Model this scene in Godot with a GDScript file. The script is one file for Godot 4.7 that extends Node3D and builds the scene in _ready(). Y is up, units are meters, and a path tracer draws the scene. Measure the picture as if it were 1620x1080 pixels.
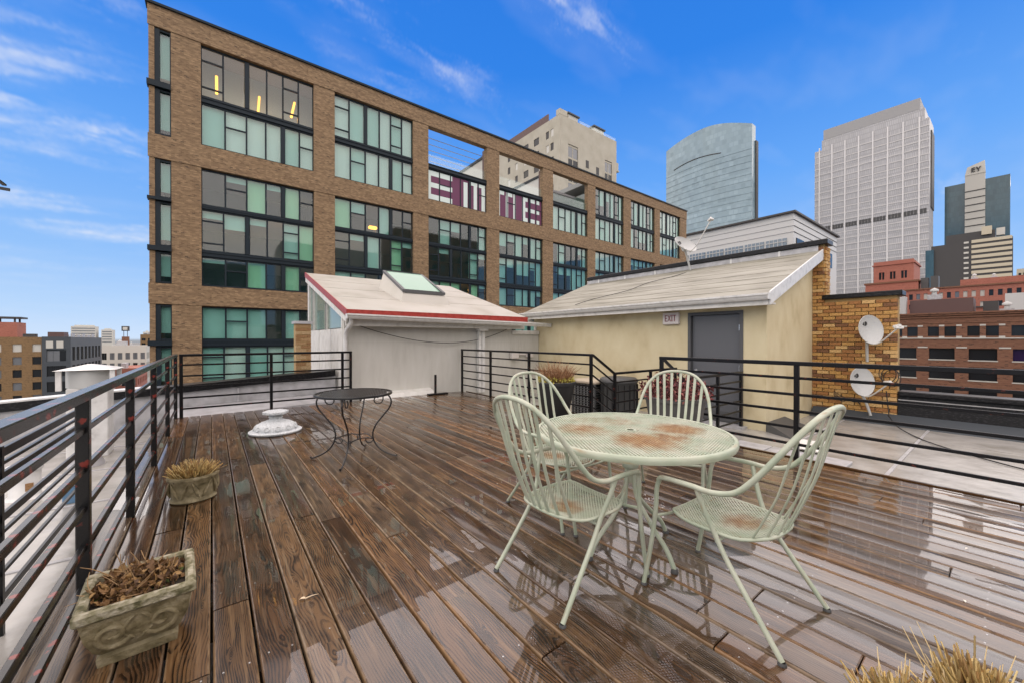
extends Node3D
# Wet wooden roof deck with garden furniture, railings, roof sheds and a city around it.
# World: x = east (e), y = up, -z = north (n); metres. P(e, y, n) makes a point.

var rng := RandomNumberGenerator.new()
var M := {}
var counts := {}
var unit_box := BoxMesh.new()

class MB:
	var v := PackedVector3Array()
	var nn := PackedVector3Array()
	var uv := PackedVector2Array()
	var cc := PackedColorArray()
	var ix := PackedInt32Array()
	var tint := Color(1, 1, 1)
	var tinted := false
	func vert(p: Vector3, n: Vector3, t := Vector2.ZERO) -> int:
		v.append(p); nn.append(n); uv.append(t); cc.append(tint)
		return v.size() - 1
	func tri_i(a: int, b: int, c: int) -> void:
		ix.append(a); ix.append(c); ix.append(b)
	func tri(a: Vector3, b: Vector3, c: Vector3) -> void:
		var n := (b - a).cross(c - a).normalized()
		var k := vert(a, n); vert(b, n); vert(c, n)
		tri_i(k, k + 1, k + 2)
	# corners counter-clockwise seen from outside
	func quad(a: Vector3, b: Vector3, c: Vector3, d: Vector3, ua := Vector2(0, 0), ub := Vector2(1, 0), uc := Vector2(1, 1), ud := Vector2(0, 1)) -> void:
		var n := (b - a).cross(c - a)
		if n.length_squared() < 1e-16: n = (c - a).cross(d - a)
		n = n.normalized()
		var k := vert(a, n, ua); vert(b, n, ub); vert(c, n, uc); vert(d, n, ud)
		tri_i(k, k + 1, k + 2); tri_i(k, k + 2, k + 3)
	func hexa(p: Array) -> void:
		# p: bottom 0..3 counter-clockwise from above, top 4..7 the same
		quad(p[3], p[2], p[1], p[0]); quad(p[4], p[5], p[6], p[7])
		quad(p[0], p[1], p[5], p[4]); quad(p[1], p[2], p[6], p[5]); quad(p[2], p[3], p[7], p[6]); quad(p[3], p[0], p[4], p[7])
	func box(c: Vector3, s: Vector3, b := Basis.IDENTITY) -> void:
		var h := s * 0.5
		var q := []
		for y in [-h.y, h.y]:
			for k in [[-1, 1], [1, 1], [1, -1], [-1, -1]]:
				q.append(c + b * Vector3(k[0] * h.x, y, k[1] * h.z))
		hexa(q)
	func box2(lo: Vector3, hi: Vector3) -> void:
		box((lo + hi) * 0.5, (hi - lo).abs())
	# box with chamfered edges
	func cbox(c: Vector3, s: Vector3, ch: float, b := Basis.IDENTITY) -> void:
		var h := s * 0.5
		ch = minf(ch, minf(h.x, minf(h.y, h.z)) * 0.9)
		var g := func(x: float, y: float, z: float, ax: int) -> Vector3:
			var q := Vector3(x * h.x, y * h.y, z * h.z)
			for k in 3:
				if k != ax: q[k] -= signf(q[k]) * ch
			return c + b * q
		for ax in 3:
			for sg in [-1.0, 1.0]:
				var u := (ax + 1) % 3
				var w := (ax + 2) % 3
				var pts := []
				for k in [[-1, -1], [1, -1], [1, 1], [-1, 1]]:
					var d := Vector3.ZERO
					d[ax] = sg; d[u] = k[0]; d[w] = k[1]
					pts.append(g.call(d.x, d.y, d.z, ax))
				if sg > 0: quad(pts[0], pts[1], pts[2], pts[3])
				else: quad(pts[3], pts[2], pts[1], pts[0])
		for ax in 3:
			var u := (ax + 1) % 3
			var w := (ax + 2) % 3
			for su in [-1.0, 1.0]:
				for sw in [-1.0, 1.0]:
					var d0 := Vector3.ZERO
					d0[u] = su; d0[w] = sw
					var d1 := d0
					d0[ax] = -1; d1[ax] = 1
					var a0: Vector3 = g.call(d0.x, d0.y, d0.z, u)
					var a1: Vector3 = g.call(d1.x, d1.y, d1.z, u)
					var b0: Vector3 = g.call(d0.x, d0.y, d0.z, w)
					var b1: Vector3 = g.call(d1.x, d1.y, d1.z, w)
					if su * sw > 0: quad(a0, b0, b1, a1)
					else: quad(b0, a0, a1, b1)
		for sx in [-1.0, 1.0]:
			for sy in [-1.0, 1.0]:
				for sz in [-1.0, 1.0]:
					var a: Vector3 = g.call(sx, sy, sz, 0)
					var bb: Vector3 = g.call(sx, sy, sz, 1)
					var cz: Vector3 = g.call(sx, sy, sz, 2)
					if sx * sy * sz > 0: tri(a, bb, cz)
					else: tri(a, cz, bb)
	# bar of rectangular section between two points
	func bar(a: Vector3, b2: Vector3, w: float, t: float, up := Vector3.UP, ch := 0.0) -> void:
		var d := b2 - a
		var z := d.normalized()
		var x := up.cross(z)
		if x.length() < 1e-4: x = Vector3.RIGHT.cross(z)
		x = x.normalized()
		var y := z.cross(x)
		var bs := Basis(x, y, z)
		if ch > 0: cbox((a + b2) * 0.5, Vector3(w, t, d.length()), ch, bs)
		else: box((a + b2) * 0.5, Vector3(w, t, d.length()), bs)
	# tube along points; r: float or Array of radii
	func tube(pts: Array, r, sides := 8, caps := true, closed := false) -> void:
		var m := pts.size()
		if m < 2: return
		var t0: Vector3 = (pts[1] - pts[0]).normalized()
		var nrm := t0.cross(Vector3.UP)
		if nrm.length() < 0.05: nrm = t0.cross(Vector3.RIGHT)
		nrm = nrm.normalized()
		var base := v.size()
		for i in m:
			var p: Vector3 = pts[i]
			var a: Vector3 = pts[(i - 1 + m) % m] if closed or i > 0 else p
			var b: Vector3 = pts[(i + 1) % m] if closed or i < m - 1 else p
			var t := (b - a).normalized()
			nrm = (nrm - t * nrm.dot(t)).normalized()
			var bi := t.cross(nrm)
			var rr: float = r[i] if r is Array else r
			for k in sides:
				var an := TAU * k / sides
				var d := nrm * cos(an) + bi * sin(an)
				vert(p + d * rr, d, Vector2(float(k) / sides, float(i)))
		var last := m if closed else m - 1
		for i in last:
			var j := (i + 1) % m
			for k in sides:
				var k2 := (k + 1) % sides
				var a := base + i * sides + k
				var b := base + i * sides + k2
				var c := base + j * sides + k2
				var d := base + j * sides + k
				tri_i(a, b, c); tri_i(a, c, d)
		if caps and not closed:
			for e in [0, m - 1]:
				var p: Vector3 = pts[e]
				var q: Vector3 = pts[1] if e == 0 else pts[m - 2]
				var n := (p - q).normalized()
				var cvi := vert(p, n)
				var st := v.size()
				for k in sides: vert(v[base + e * sides + k], n)
				for k in sides:
					if e == 0: tri_i(cvi, st + (k + 1) % sides, st + k)
					else: tri_i(cvi, st + k, st + (k + 1) % sides)
	# strip of rectangular section swept along points; wd = width direction
	func strip(pts: Array, w: float, t: float, wd: Vector3) -> void:
		var m := pts.size()
		var rings := []
		for i in m:
			var a: Vector3 = pts[maxi(i - 1, 0)]
			var b: Vector3 = pts[mini(i + 1, m - 1)]
			var tg := (b - a).normalized()
			var x := (wd - tg * wd.dot(tg)).normalized()
			var y := tg.cross(x)
			var p: Vector3 = pts[i]
			rings.append([p - x * w / 2 - y * t / 2, p + x * w / 2 - y * t / 2, p + x * w / 2 + y * t / 2, p - x * w / 2 + y * t / 2])
		for i in m - 1:
			for k in 4:
				var k2 := (k + 1) % 4
				quad(rings[i][k], rings[i][k2], rings[i + 1][k2], rings[i + 1][k])
		quad(rings[0][3], rings[0][2], rings[0][1], rings[0][0])
		quad(rings[m - 1][0], rings[m - 1][1], rings[m - 1][2], rings[m - 1][3])
	# lathe round y; prof: Array of Vector2(r, y) from bottom to top
	func lathe(prof: Array, c: Vector3, sides := 32, sx := 1.0, sz := 1.0, smooth := true) -> void:
		var m := prof.size()
		for i in m - 1:
			var p0: Vector2 = prof[i]
			var p1: Vector2 = prof[i + 1]
			var d := p1 - p0
			var nf := Vector2(d.y, -d.x).normalized()
			var n0 := nf
			var n1 := nf
			if smooth:
				if i > 0:
					var dp: Vector2 = p0 - prof[i - 1]
					var np := Vector2(dp.y, -dp.x).normalized()
					if np.dot(nf) > 0.5: n0 = (np + nf).normalized()
				if i < m - 2:
					var dn: Vector2 = prof[i + 2] - p1
					var n2 := Vector2(dn.y, -dn.x).normalized()
					if n2.dot(nf) > 0.5: n1 = (n2 + nf).normalized()
			var base := v.size()
			for k in sides + 1:
				var an := TAU * k / sides
				var cx := cos(an)
				var cz := sin(an)
				vert(c + Vector3(p0.x * cx * sx, p0.y, p0.x * cz * sz), Vector3(n0.x * cx / sx, n0.y, n0.x * cz / sz).normalized(), Vector2(float(k) / sides, p0.y))
				vert(c + Vector3(p1.x * cx * sx, p1.y, p1.x * cz * sz), Vector3(n1.x * cx / sx, n1.y, n1.x * cz / sz).normalized(), Vector2(float(k) / sides, p1.y))
			for k in sides:
				var a := base + k * 2
				tri_i(a, a + 1, a + 3); tri_i(a, a + 3, a + 2)
	func mesh(off := Vector3.ZERO) -> ArrayMesh:
		var arr := []
		arr.resize(Mesh.ARRAY_MAX)
		if off != Vector3.ZERO:
			for i in v.size(): v[i] -= off
		arr[Mesh.ARRAY_VERTEX] = v
		arr[Mesh.ARRAY_NORMAL] = nn
		arr[Mesh.ARRAY_TEX_UV] = uv
		if tinted: arr[Mesh.ARRAY_COLOR] = cc
		arr[Mesh.ARRAY_INDEX] = ix
		var am := ArrayMesh.new()
		am.add_surface_from_arrays(Mesh.PRIMITIVE_TRIANGLES, arr)
		return am

func P(e: float, y: float, n: float) -> Vector3:
	return Vector3(e, y, -n)

func numbered(parent: Node, called: String) -> String:
	var key := str(parent.get_instance_id()) + called
	var k: int = counts.get(key, 0)
	counts[key] = k + 1
	return called if k == 0 else "%s_%03d" % [called, k]

func wpos(node: Node) -> Vector3:
	var p := Vector3.ZERO
	while node is Node3D and node != self:
		p += (node as Node3D).position
		node = node.get_parent()
	return p

func tag(o: Node, label: String, category := "", group := "", kind := "") -> Node:
	if label: o.set_meta("label", label)
	if category: o.set_meta("category", category)
	if group: o.set_meta("group", group)
	if kind: o.set_meta("kind", kind)
	return o

func thing(called: String, label: String, category: String, at := Vector3.ZERO, group := "") -> Node3D:
	var o := Node3D.new()
	o.name = numbered(self, called)
	o.position = at
	add_child(o)
	tag(o, label, category, group)
	return o

# a mesh given in world coordinates (or local when local is true) as a part of parent
func part(parent: Node, called: String, mb: MB, mat: Material, local := false) -> MeshInstance3D:
	var o := MeshInstance3D.new()
	o.name = numbered(parent, called)
	o.mesh = mb.mesh(Vector3.ZERO if local else wpos(parent))
	o.material_override = mat
	parent.add_child(o)
	return o

# axis-aligned box part that shares the unit mesh; world coordinates
func slab(parent: Node, called: String, c: Vector3, s: Vector3, mat: Material, base := Vector3.INF) -> MeshInstance3D:
	var o := MeshInstance3D.new()
	o.name = numbered(parent, called)
	o.mesh = unit_box
	o.material_override = mat
	o.position = c - (wpos(parent) if base == Vector3.INF else base)
	o.scale = s.abs()
	parent.add_child(o)
	return o

func structure(called: String, mb: MB, mat: Material) -> MeshInstance3D:
	var o := part(self, called, mb, mat)
	o.set_meta("kind", "structure")
	return o

func smooth(pts: Array, per := 6) -> Array:
	var out := []
	var m := pts.size()
	for i in m - 1:
		var p0: Vector3 = pts[maxi(i - 1, 0)]
		var p1: Vector3 = pts[i]
		var p2: Vector3 = pts[i + 1]
		var p3: Vector3 = pts[mini(i + 2, m - 1)]
		for k in per:
			var t := float(k) / per
			out.append(0.5 * (2.0 * p1 + (p2 - p0) * t + (2.0 * p0 - 5.0 * p1 + 4.0 * p2 - p3) * t * t + (3.0 * p1 - p0 - 3.0 * p2 + p3) * t * t * t))
	out.append(pts[m - 1])
	return out

# ---------------------------------------------------------------- materials
func lin(r: float, g: float, b: float, a := 1.0) -> Color:
	var c := Color(r, g, b).linear_to_srgb()
	c.a = a
	return c

func flat_mat(called: String, c: Color, rough := 0.7, metal := 0.0, spec := 0.5) -> StandardMaterial3D:
	var m := StandardMaterial3D.new()
	m.resource_name = called
	m.albedo_color = c
	m.roughness = rough
	m.metallic = metal
	m.metallic_specular = spec
	M[called] = m
	return m

func fnoise(seed_: int, freq: float, oct := 4, type := FastNoiseLite.TYPE_SIMPLEX_SMOOTH) -> FastNoiseLite:
	var n := FastNoiseLite.new()
	n.noise_type = type
	n.seed = seed_
	n.frequency = freq
	n.fractal_octaves = oct
	return n

func ramp(stops: Array) -> Gradient:
	var g := Gradient.new()
	var offs := PackedFloat32Array()
	var cols := PackedColorArray()
	for s in stops:
		offs.append(s[0]); cols.append(s[1])
	g.offsets = offs
	g.colors = cols
	return g

# colour that varies in patches: stops of [position, srgb colour] over a noise; size = metres per repeat
func patch_mat(called: String, stops: Array, size: Vector3, freq := 0.02, rough := 0.7, seed_ := 1, oct := 5, bump := 0.0, world := true) -> StandardMaterial3D:
	var m := flat_mat(called, Color.WHITE, rough)
	var t := NoiseTexture2D.new()
	t.width = 512; t.height = 512
	t.seamless = true
	t.noise = fnoise(seed_, freq, oct)
	t.color_ramp = ramp(stops)
	m.albedo_texture = t
	m.uv1_triplanar = true
	m.uv1_world_triplanar = world
	m.uv1_scale = Vector3(1.0 / size.x, 1.0 / size.y, 1.0 / size.z)
	if bump > 0.0:
		var b := NoiseTexture2D.new()
		b.width = 512; b.height = 512
		b.seamless = true
		b.noise = fnoise(seed_ + 7, freq * 3.0, 4)
		m.heightmap_enabled = true
		m.heightmap_texture = b
		m.heightmap_scale = bump
	return m

func glass_mat(called: String, c: Color, spec := 0.5) -> StandardMaterial3D:
	var m := flat_mat(called, c, 0.03, 0.0, spec)
	m.transparency = BaseMaterial3D.TRANSPARENCY_ALPHA
	return m

# wall of running bond seen from afar: rows of small tones
func masonry_image(seed_: int, w: int, h: int, bw: int, bh: int, a: Color, b: Color, mortar: Color, dark: float) -> ImageTexture:
	var im := Image.create(w, h, false, Image.FORMAT_RGB8)
	var r := RandomNumberGenerator.new()
	r.seed = seed_
	im.fill(mortar)
	var nb := fnoise(seed_, 0.02, 3)
	for j in h / bh:
		var sh := (j % 2) * bw / 2
		for i in w / bw + 1:
			var t := r.randf() * 0.6 + 0.4 * (nb.get_noise_2d(i * bw * 0.25, j * bh * 2.5) * 0.9 + 0.5)
			var c := a.lerp(b, t)
			if r.randf() < dark: c = c.darkened(0.35)
			var x := i * bw - sh
			im.fill_rect(Rect2i(x, j * bh, bw - 1, bh - 1), c)
			if x < 0: im.fill_rect(Rect2i(x + w, j * bh, bw - 1, bh - 1), c)
	im.generate_mipmaps()
	return ImageTexture.create_from_image(im)

func tex_mat(called: String, tex: Texture2D, size: Vector3, rough := 0.8) -> StandardMaterial3D:
	var m := flat_mat(called, Color.WHITE, rough)
	m.albedo_texture = tex
	m.uv1_triplanar = true
	m.uv1_world_triplanar = true
	m.uv1_triplanar_sharpness = 8.0
	m.uv1_scale = Vector3(1.0 / size.x, 1.0 / size.y, 1.0 / size.z)
	return m

# eight sawn boards side by side: growth rings, knots and streaks; returns [colour, relief]
func wood_images() -> Array:
	var w := 1024
	var strips := 12
	var sh := 128
	var im := Image.create(w, strips * sh, false, Image.FORMAT_RGB8)
	var hm := Image.create(w, strips * sh, false, Image.FORMAT_L8)
	var r := RandomNumberGenerator.new()
	r.seed = 77
	var n1 := fnoise(5, 0.004, 2)
	var n2 := fnoise(9, 0.05, 3)
	var n3 := fnoise(12, 0.012, 3)
	for s in strips:
		var yc := r.randf_range(-30.0, 160.0) if s % 2 == 0 else (r.randf_range(190.0, 420.0) if r.randf() < 0.5 else r.randf_range(-300.0, -60.0))
		var h0 := r.randf_range(5.0, 40.0)
		var slope := r.randf_range(-0.09, 0.09)
		var knots := []
		for k in r.randi_range(2, 4):
			knots.append([r.randf_range(60, w - 60), r.randf_range(10, sh - 10), r.randf_range(7, 15), r.randf_range(18.0, 42.0)])
		var tone := r.randf_range(0.75, 1.2)
		var warm := r.randf_range(0.0, 1.0)
		var light := Color(0.135, 0.073, 0.031).lerp(Color(0.115, 0.072, 0.039), warm) * tone
		var dark := Color(0.012, 0.0058, 0.0028).lerp(Color(0.010, 0.006, 0.004), warm) * tone
		var gap := r.randf_range(7.0, 11.0)
		var rs := r.randf_range(0.7, 1.05)
		for x in w:
			var fx := float(x)
			var edge := minf(fx, w - fx) / 60.0
			var wav := n1.get_noise_2d(fx, s * 300.0) * 30.0
			var hh := absf(h0 + slope * (fx - 512.0) + n1.get_noise_2d(fx * 1.6, s * 300.0 + 90.0) * 34.0) + 3.0
			for y in sh:
				var fy := float(y)
				var dy := fy - yc - wav
				var rr := sqrt(dy * dy + hh * hh)
				var kn := 0.0
				for q in knots:
					var dx: float = (fx - q[0]) * 0.55
					var dk: float = fy - q[1]
					var d2: float = (dx * dx + dk * dk) / (q[2] * q[2])
					if d2 < 9.0:
						rr += q[3] * exp(-d2)
						kn = maxf(kn, exp(-d2 * 3.5))
				rr += n2.get_noise_2d(fx * 0.25, fy * 1.3 + s * 200.0) * 2.2
				var f := fposmod(rr / gap, 1.0)
				var ring := smoothstep(0.25, 0.8, f) * (1.0 - smoothstep(0.86, 1.0, f))
				var streak := n2.get_noise_2d(fx * 0.35 + 900.0, fy * 4.0 + s * 500.0)
				var blotch := n3.get_noise_2d(fx * 0.8, fy + s * 260.0)
				var c := light.lerp(dark, clampf(ring * rs + kn * 0.8 + streak * 0.25 + blotch * 0.75 + 0.05, 0.0, 1.0))
				# streaks bleached and worn paler along the grain
				var bl := smoothstep(0.18, 0.5, n3.get_noise_2d(fx * 0.35 + 300.0, fy * 3.2 + s * 410.0))
				c = c.lerp(Color(0.22, 0.15, 0.085), bl * 0.55)
				# sky reflection on the rounded arrises, painted in as a paler broken band
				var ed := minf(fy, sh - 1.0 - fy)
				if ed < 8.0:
					var edge_glint := smoothstep(8.0, 2.0, ed + n2.get_noise_2d(fx * 0.6, s * 90.0 + (500.0 if fy > 64.0 else 0.0)) * 5.0)
					c = c.lerp(Color(0.27, 0.20, 0.13), edge_glint * 0.75)
				im.set_pixel(x, s * sh + y, c.linear_to_srgb())
				var hv := clampf(0.62 - ring * 0.4 + streak * 0.25, 0.0, 1.0)
				hm.set_pixel(x, s * sh + y, Color(hv, hv, hv))
	im.generate_mipmaps()
	return [ImageTexture.create_from_image(im), ImageTexture.create_from_image(hm)]

func _ready() -> void:
	rng.seed = 4242
	make_camera_and_light()
	make_materials()
	build_ground()
	build_roof()
	build_deck()
	build_railings()
	build_shed()
	build_stair_house()
	build_loft()
	build_city_east()
	build_city_west()
	build_city_south()
	build_dining_set()
	build_bistro_table()
	build_planters()
	build_roof_fittings()
	build_debris()

const EXPOSURE := 4.0

func make_camera_and_light() -> void:
	var cam := Camera3D.new()
	cam.name = "camera"
	cam.position = Vector3(0, 1.28, 0)
	cam.rotation = Vector3(deg_to_rad(-0.28), deg_to_rad(-37.7), 0)
	cam.fov = 82.57
	cam.near = 0.05
	cam.far = 6000.0
	add_child(cam)
	cam.current = true
	var env := Environment.new()
	env.background_mode = Environment.BG_SKY
	env.tonemap_mode = Environment.TONE_MAPPER_LINEAR
	env.tonemap_exposure = EXPOSURE
	env.sdfgi_enabled = true
	env.ssao_enabled = true
	env.ssil_enabled = true
	var sky := Sky.new()
	var pm := PanoramaSkyMaterial.new()
	pm.panorama = sky_image()
	pm.energy_multiplier = 1.0 / EXPOSURE
	sky.sky_material = pm
	env.sky = sky
	var we := WorldEnvironment.new()
	we.name = "world_environment"
	we.environment = env
	add_child(we)
	# a rainy day: the light comes softly from the whole upper sky, a little more from behind the photographer
	var sun := DirectionalLight3D.new()
	sun.name = "sun"
	sun.light_energy = 0.5
	sun.light_color = Color(1.0, 0.91, 0.76)
	sun.light_angular_distance = 156.0
	sun.shadow_enabled = true
	add_child(sun)
	sun.look_at_from_position(Vector3.ZERO, Vector3(0.03, -1.0, -0.05))

# clear blue air with thin wisps of high cloud
func sky_image() -> ImageTexture:
	var w := 2048
	var h := 1024
	var im := Image.create(w, h, false, Image.FORMAT_RGBF)
	var stops := [[0.0, Vector3(0.64, 0.78, 0.98)], [3.0, Vector3(0.50, 0.70, 0.98)], [9.0, Vector3(0.30, 0.55, 0.97)], [20.0, Vector3(0.14, 0.40, 0.95)], [34.0, Vector3(0.035, 0.235, 0.82)], [50.0, Vector3(0.025, 0.19, 0.74)], [90.0, Vector3(0.025, 0.17, 0.68)]]
	var n1 := fnoise(3, 1.0, 5)
	n1.domain_warp_enabled = true
	n1.domain_warp_amplitude = 0.5
	n1.domain_warp_frequency = 1.2
	var n2 := fnoise(8, 0.55, 2)
	var n3 := fnoise(14, 1.0, 4)
	for y in h:
		var el := 90.0 - 180.0 * (y + 0.5) / h
		var c := Vector3(0.36, 0.38, 0.40)
		if el > -2.0:
			var e2 := maxf(el, 0.0)
			for k in stops.size() - 1:
				if e2 >= stops[k][0] and e2 <= stops[k + 1][0]:
					c = (stops[k][1] as Vector3).lerp(stops[k + 1][1], (e2 - stops[k][0]) / (stops[k + 1][0] - stops[k][0]))
		for x in w:
			var q := c
			if el > 1.0:
				var az := TAU * (x + 0.5) / w
				var ce := cos(deg_to_rad(el))
				var se := sin(deg_to_rad(el))
				var px := sin(az) * ce / (se + 0.12)
				var pz := cos(az) * ce / (se + 0.12)
				# wisps drawn out from west to east
				var a := n1.get_noise_3d(px * 1.1 + pz * 0.5, pz * 3.1 - px * 0.4, 0.0)
				var b := n2.get_noise_2d(px * 1.0 + 7.4, pz * 1.0 + 3.7)
				var cl := smoothstep(-0.1, 0.75, a * 0.85 + b * 0.55 - 0.06 - clampf(px * 0.16, -0.22, 0.34)) * smoothstep(3.0, 12.0, el)
				cl *= 0.62 + 0.5 * n3.get_noise_2d(px * 9.0, pz * 14.0)
				cl = clampf(cl + 0.10 * maxf(0.0, n3.get_noise_2d(px * 2.0, pz * 4.0)), 0.0, 0.75)
				q = c.lerp(Vector3(0.82, 0.86, 0.95), cl)
			im.set_pixel(x, y, Color(q.x, q.y, q.z))
	return ImageTexture.create_from_image(im)

func make_materials() -> void:
	var wi := wood_images()
	for k in 6:
		var m := flat_mat("deck_wood_%d" % k, [Color(0.90, 0.86, 0.80), Color(0.98, 0.99, 1.0), Color(0.78, 0.74, 0.72), Color(1.0, 0.92, 0.82), Color(0.84, 0.86, 0.90), Color(0.68, 0.64, 0.60)][k], [0.24, 0.30, 0.20, 0.27, 0.22, 0.18][k], 0.0, 0.35)
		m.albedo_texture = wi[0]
		m.clearcoat_enabled = true
		m.clearcoat = [0.2, 0.12, 0.4, 0.15, 0.3, 0.45][k]
		m.clearcoat_roughness = [0.12, 0.18, 0.06, 0.15, 0.08, 0.05][k]
	var water := glass_mat("rain_water", Color(0.5, 0.45, 0.42, 0.02), 0.6)
	water.roughness = 0.015
	# metal paint
	patch_mat("black_paint", [[0.0, lin(0.004, 0.004, 0.005)], [0.76, lin(0.007, 0.007, 0.008)], [0.82, lin(0.02, 0.010, 0.008)], [0.87, lin(0.09, 0.018, 0.012)], [1.0, lin(0.12, 0.03, 0.02)]], Vector3(1.1, 1.1, 1.1), 0.02, 0.3, 31).metallic_specular = 0.38
	patch_mat("chipped_paint", [[0.0, lin(0.004, 0.004, 0.005)], [0.66, lin(0.008, 0.008, 0.008)], [0.69, lin(0.04, 0.012, 0.01)], [0.73, lin(0.17, 0.022, 0.015)], [1.0, lin(0.2, 0.035, 0.025)]], Vector3(1.1, 1.1, 1.1), 0.022, 0.26, 33)
	flat_mat("black_iron", lin(0.010, 0.010, 0.011), 0.3)
	# green garden furniture: paint colour carried by the vertices, rust where it has broken through
	var gp := flat_mat("green_paint", Color.WHITE, 0.42)
	gp.vertex_color_use_as_albedo = true
	var vm := flat_mat("vertex_matt", Color.WHITE, 0.75)
	vm.vertex_color_use_as_albedo = true
	var vp := flat_mat("plant_matter", Color.WHITE, 0.7)
	vp.vertex_color_use_as_albedo = true
	vp.backlight_enabled = true
	vp.backlight = Color(0.25, 0.2, 0.12)
	# roofs and walls
	var mem := patch_mat("roof_membrane", [[0.0, lin(0.24, 0.23, 0.20)], [0.3, lin(0.31, 0.30, 0.275)], [0.6, lin(0.36, 0.35, 0.325)], [1.0, lin(0.41, 0.40, 0.37)]], Vector3(4.0, 4.0, 4.0), 0.014, 0.26, 41, 6, 0.3)
	mem.metallic_specular = 0.6
	patch_mat("flashing", [[0.0, lin(0.30, 0.30, 0.30)], [0.5, lin(0.40, 0.40, 0.41)], [1.0, lin(0.50, 0.50, 0.51)]], Vector3(2.0, 2.0, 2.0), 0.015, 0.4, 43)
	patch_mat("tar", [[0.0, lin(0.005, 0.005, 0.006)], [0.6, lin(0.009, 0.009, 0.010)], [0.75, lin(0.03, 0.03, 0.032)], [1.0, lin(0.016, 0.016, 0.017)]], Vector3(1.2, 0.5, 1.2), 0.03, 0.3, 44, 5, 0.15).metallic_specular = 0.35
	patch_mat("grey_stucco", [[0.0, lin(0.47, 0.46, 0.415)], [0.35, lin(0.52, 0.51, 0.465)], [0.7, lin(0.54, 0.53, 0.485)], [1.0, lin(0.57, 0.56, 0.52)]], Vector3(1.7, 8.0, 1.7), 0.012, 0.85, 45, 6, 0.3)
	patch_mat("white_paint", [[0.0, lin(0.50, 0.49, 0.45)], [0.4, lin(0.64, 0.63, 0.59)], [1.0, lin(0.74, 0.73, 0.70)]], Vector3(2.0, 2.6, 2.0), 0.016, 0.5, 46)
	patch_mat("white_metal", [[0.0, lin(0.46, 0.46, 0.44)], [0.35, lin(0.62, 0.62, 0.60)], [1.0, lin(0.72, 0.72, 0.70)]], Vector3(1.2, 1.2, 1.2), 0.014, 0.35, 47)
	patch_mat("cream_roofing", [[0.0, lin(0.30, 0.28, 0.23)], [0.3, lin(0.39, 0.37, 0.32)], [0.55, lin(0.43, 0.41, 0.365)], [1.0, lin(0.46, 0.44, 0.395)]], Vector3(6.5, 6.5, 6.5), 0.012, 0.36, 48)
	patch_mat("grey_roofing", [[0.0, lin(0.10, 0.095, 0.065)], [0.35, lin(0.205, 0.195, 0.15)], [0.6, lin(0.26, 0.25, 0.20)], [1.0, lin(0.32, 0.31, 0.26)]], Vector3(1.6, 1.6, 9.0), 0.012, 0.5, 49)
	patch_mat("red_paint", [[0.0, lin(0.24, 0.025, 0.018)], [0.5, lin(0.34, 0.035, 0.026)], [1.0, lin(0.40, 0.06, 0.045)]], Vector3(1.5, 1.5, 1.5), 0.02, 0.4, 50)
	patch_mat("yellow_stucco", [[0.0, lin(0.46, 0.39, 0.235)], [0.3, lin(0.55, 0.475, 0.30)], [0.6, lin(0.585, 0.515, 0.335)], [1.0, lin(0.62, 0.555, 0.375)]], Vector3(3.4, 5.0, 3.4), 0.011, 0.85, 51, 6, 0.3)
	flat_mat("door_grey", lin(0.10, 0.105, 0.115), 0.4)
	flat_mat("door_frame", lin(0.075, 0.077, 0.08), 0.45)
	flat_mat("steel", lin(0.55, 0.55, 0.54), 0.25, 0.9)
	flat_mat("mortar", lin(0.36, 0.25, 0.11), 0.9)
	for k in 6:
		var c: Color = [lin(0.54, 0.30, 0.09), lin(0.46, 0.24, 0.07), lin(0.60, 0.38, 0.15), lin(0.34, 0.15, 0.045), lin(0.50, 0.28, 0.08), lin(0.19, 0.085, 0.035)][k]
		patch_mat("yellow_brick_%d" % k, [[0.0, c.darkened(0.35)], [0.4, c], [1.0, c.lightened(0.12)]], Vector3(0.4, 0.2, 0.4), 0.02, 0.8, 60 + k, 4, 0.4)
	for k in 3:
		var c: Color = [lin(0.36, 0.22, 0.10), lin(0.28, 0.15, 0.06), lin(0.42, 0.29, 0.15)][k]
		patch_mat("tan_brick_%d" % k, [[0.0, c.darkened(0.35)], [0.4, c], [1.0, c.lightened(0.12)]], Vector3(0.4, 0.2, 0.4), 0.02, 0.8, 70 + k, 4, 0.4)
	# stone and clay
	patch_mat("mossy_stone", [[0.0, lin(0.045, 0.045, 0.018)], [0.3, lin(0.12, 0.11, 0.05)], [0.5, lin(0.24, 0.22, 0.14)], [0.7, lin(0.36, 0.33, 0.24)], [1.0, lin(0.46, 0.43, 0.34)]], Vector3(0.8, 0.8, 0.8), 0.03, 0.75, 81, 5, 0.4)
	patch_mat("moss_dark_stone", [[0.0, lin(0.05, 0.042, 0.016)], [0.3, lin(0.13, 0.105, 0.05)], [0.55, lin(0.21, 0.175, 0.095)], [1.0, lin(0.36, 0.315, 0.21)]], Vector3(0.5, 0.5, 0.5), 0.012, 0.7, 82, 5, 0.5)
	patch_mat("pale_stone", [[0.0, lin(0.26, 0.28, 0.29)], [0.45, lin(0.48, 0.51, 0.52)], [1.0, lin(0.68, 0.71, 0.72)]], Vector3(0.3, 0.3, 0.3), 0.02, 0.5, 83, 5, 0.5)
	flat_mat("soil", lin(0.03, 0.022, 0.014), 0.95)
	flat_mat("dark_pot", lin(0.022, 0.023, 0.024), 0.5)
	flat_mat("grey_pot", lin(0.085, 0.085, 0.082), 0.55)
	flat_mat("ac_grey", lin(0.06, 0.062, 0.062), 0.5)
	flat_mat("ac_tan", lin(0.42, 0.36, 0.27), 0.55)
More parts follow.
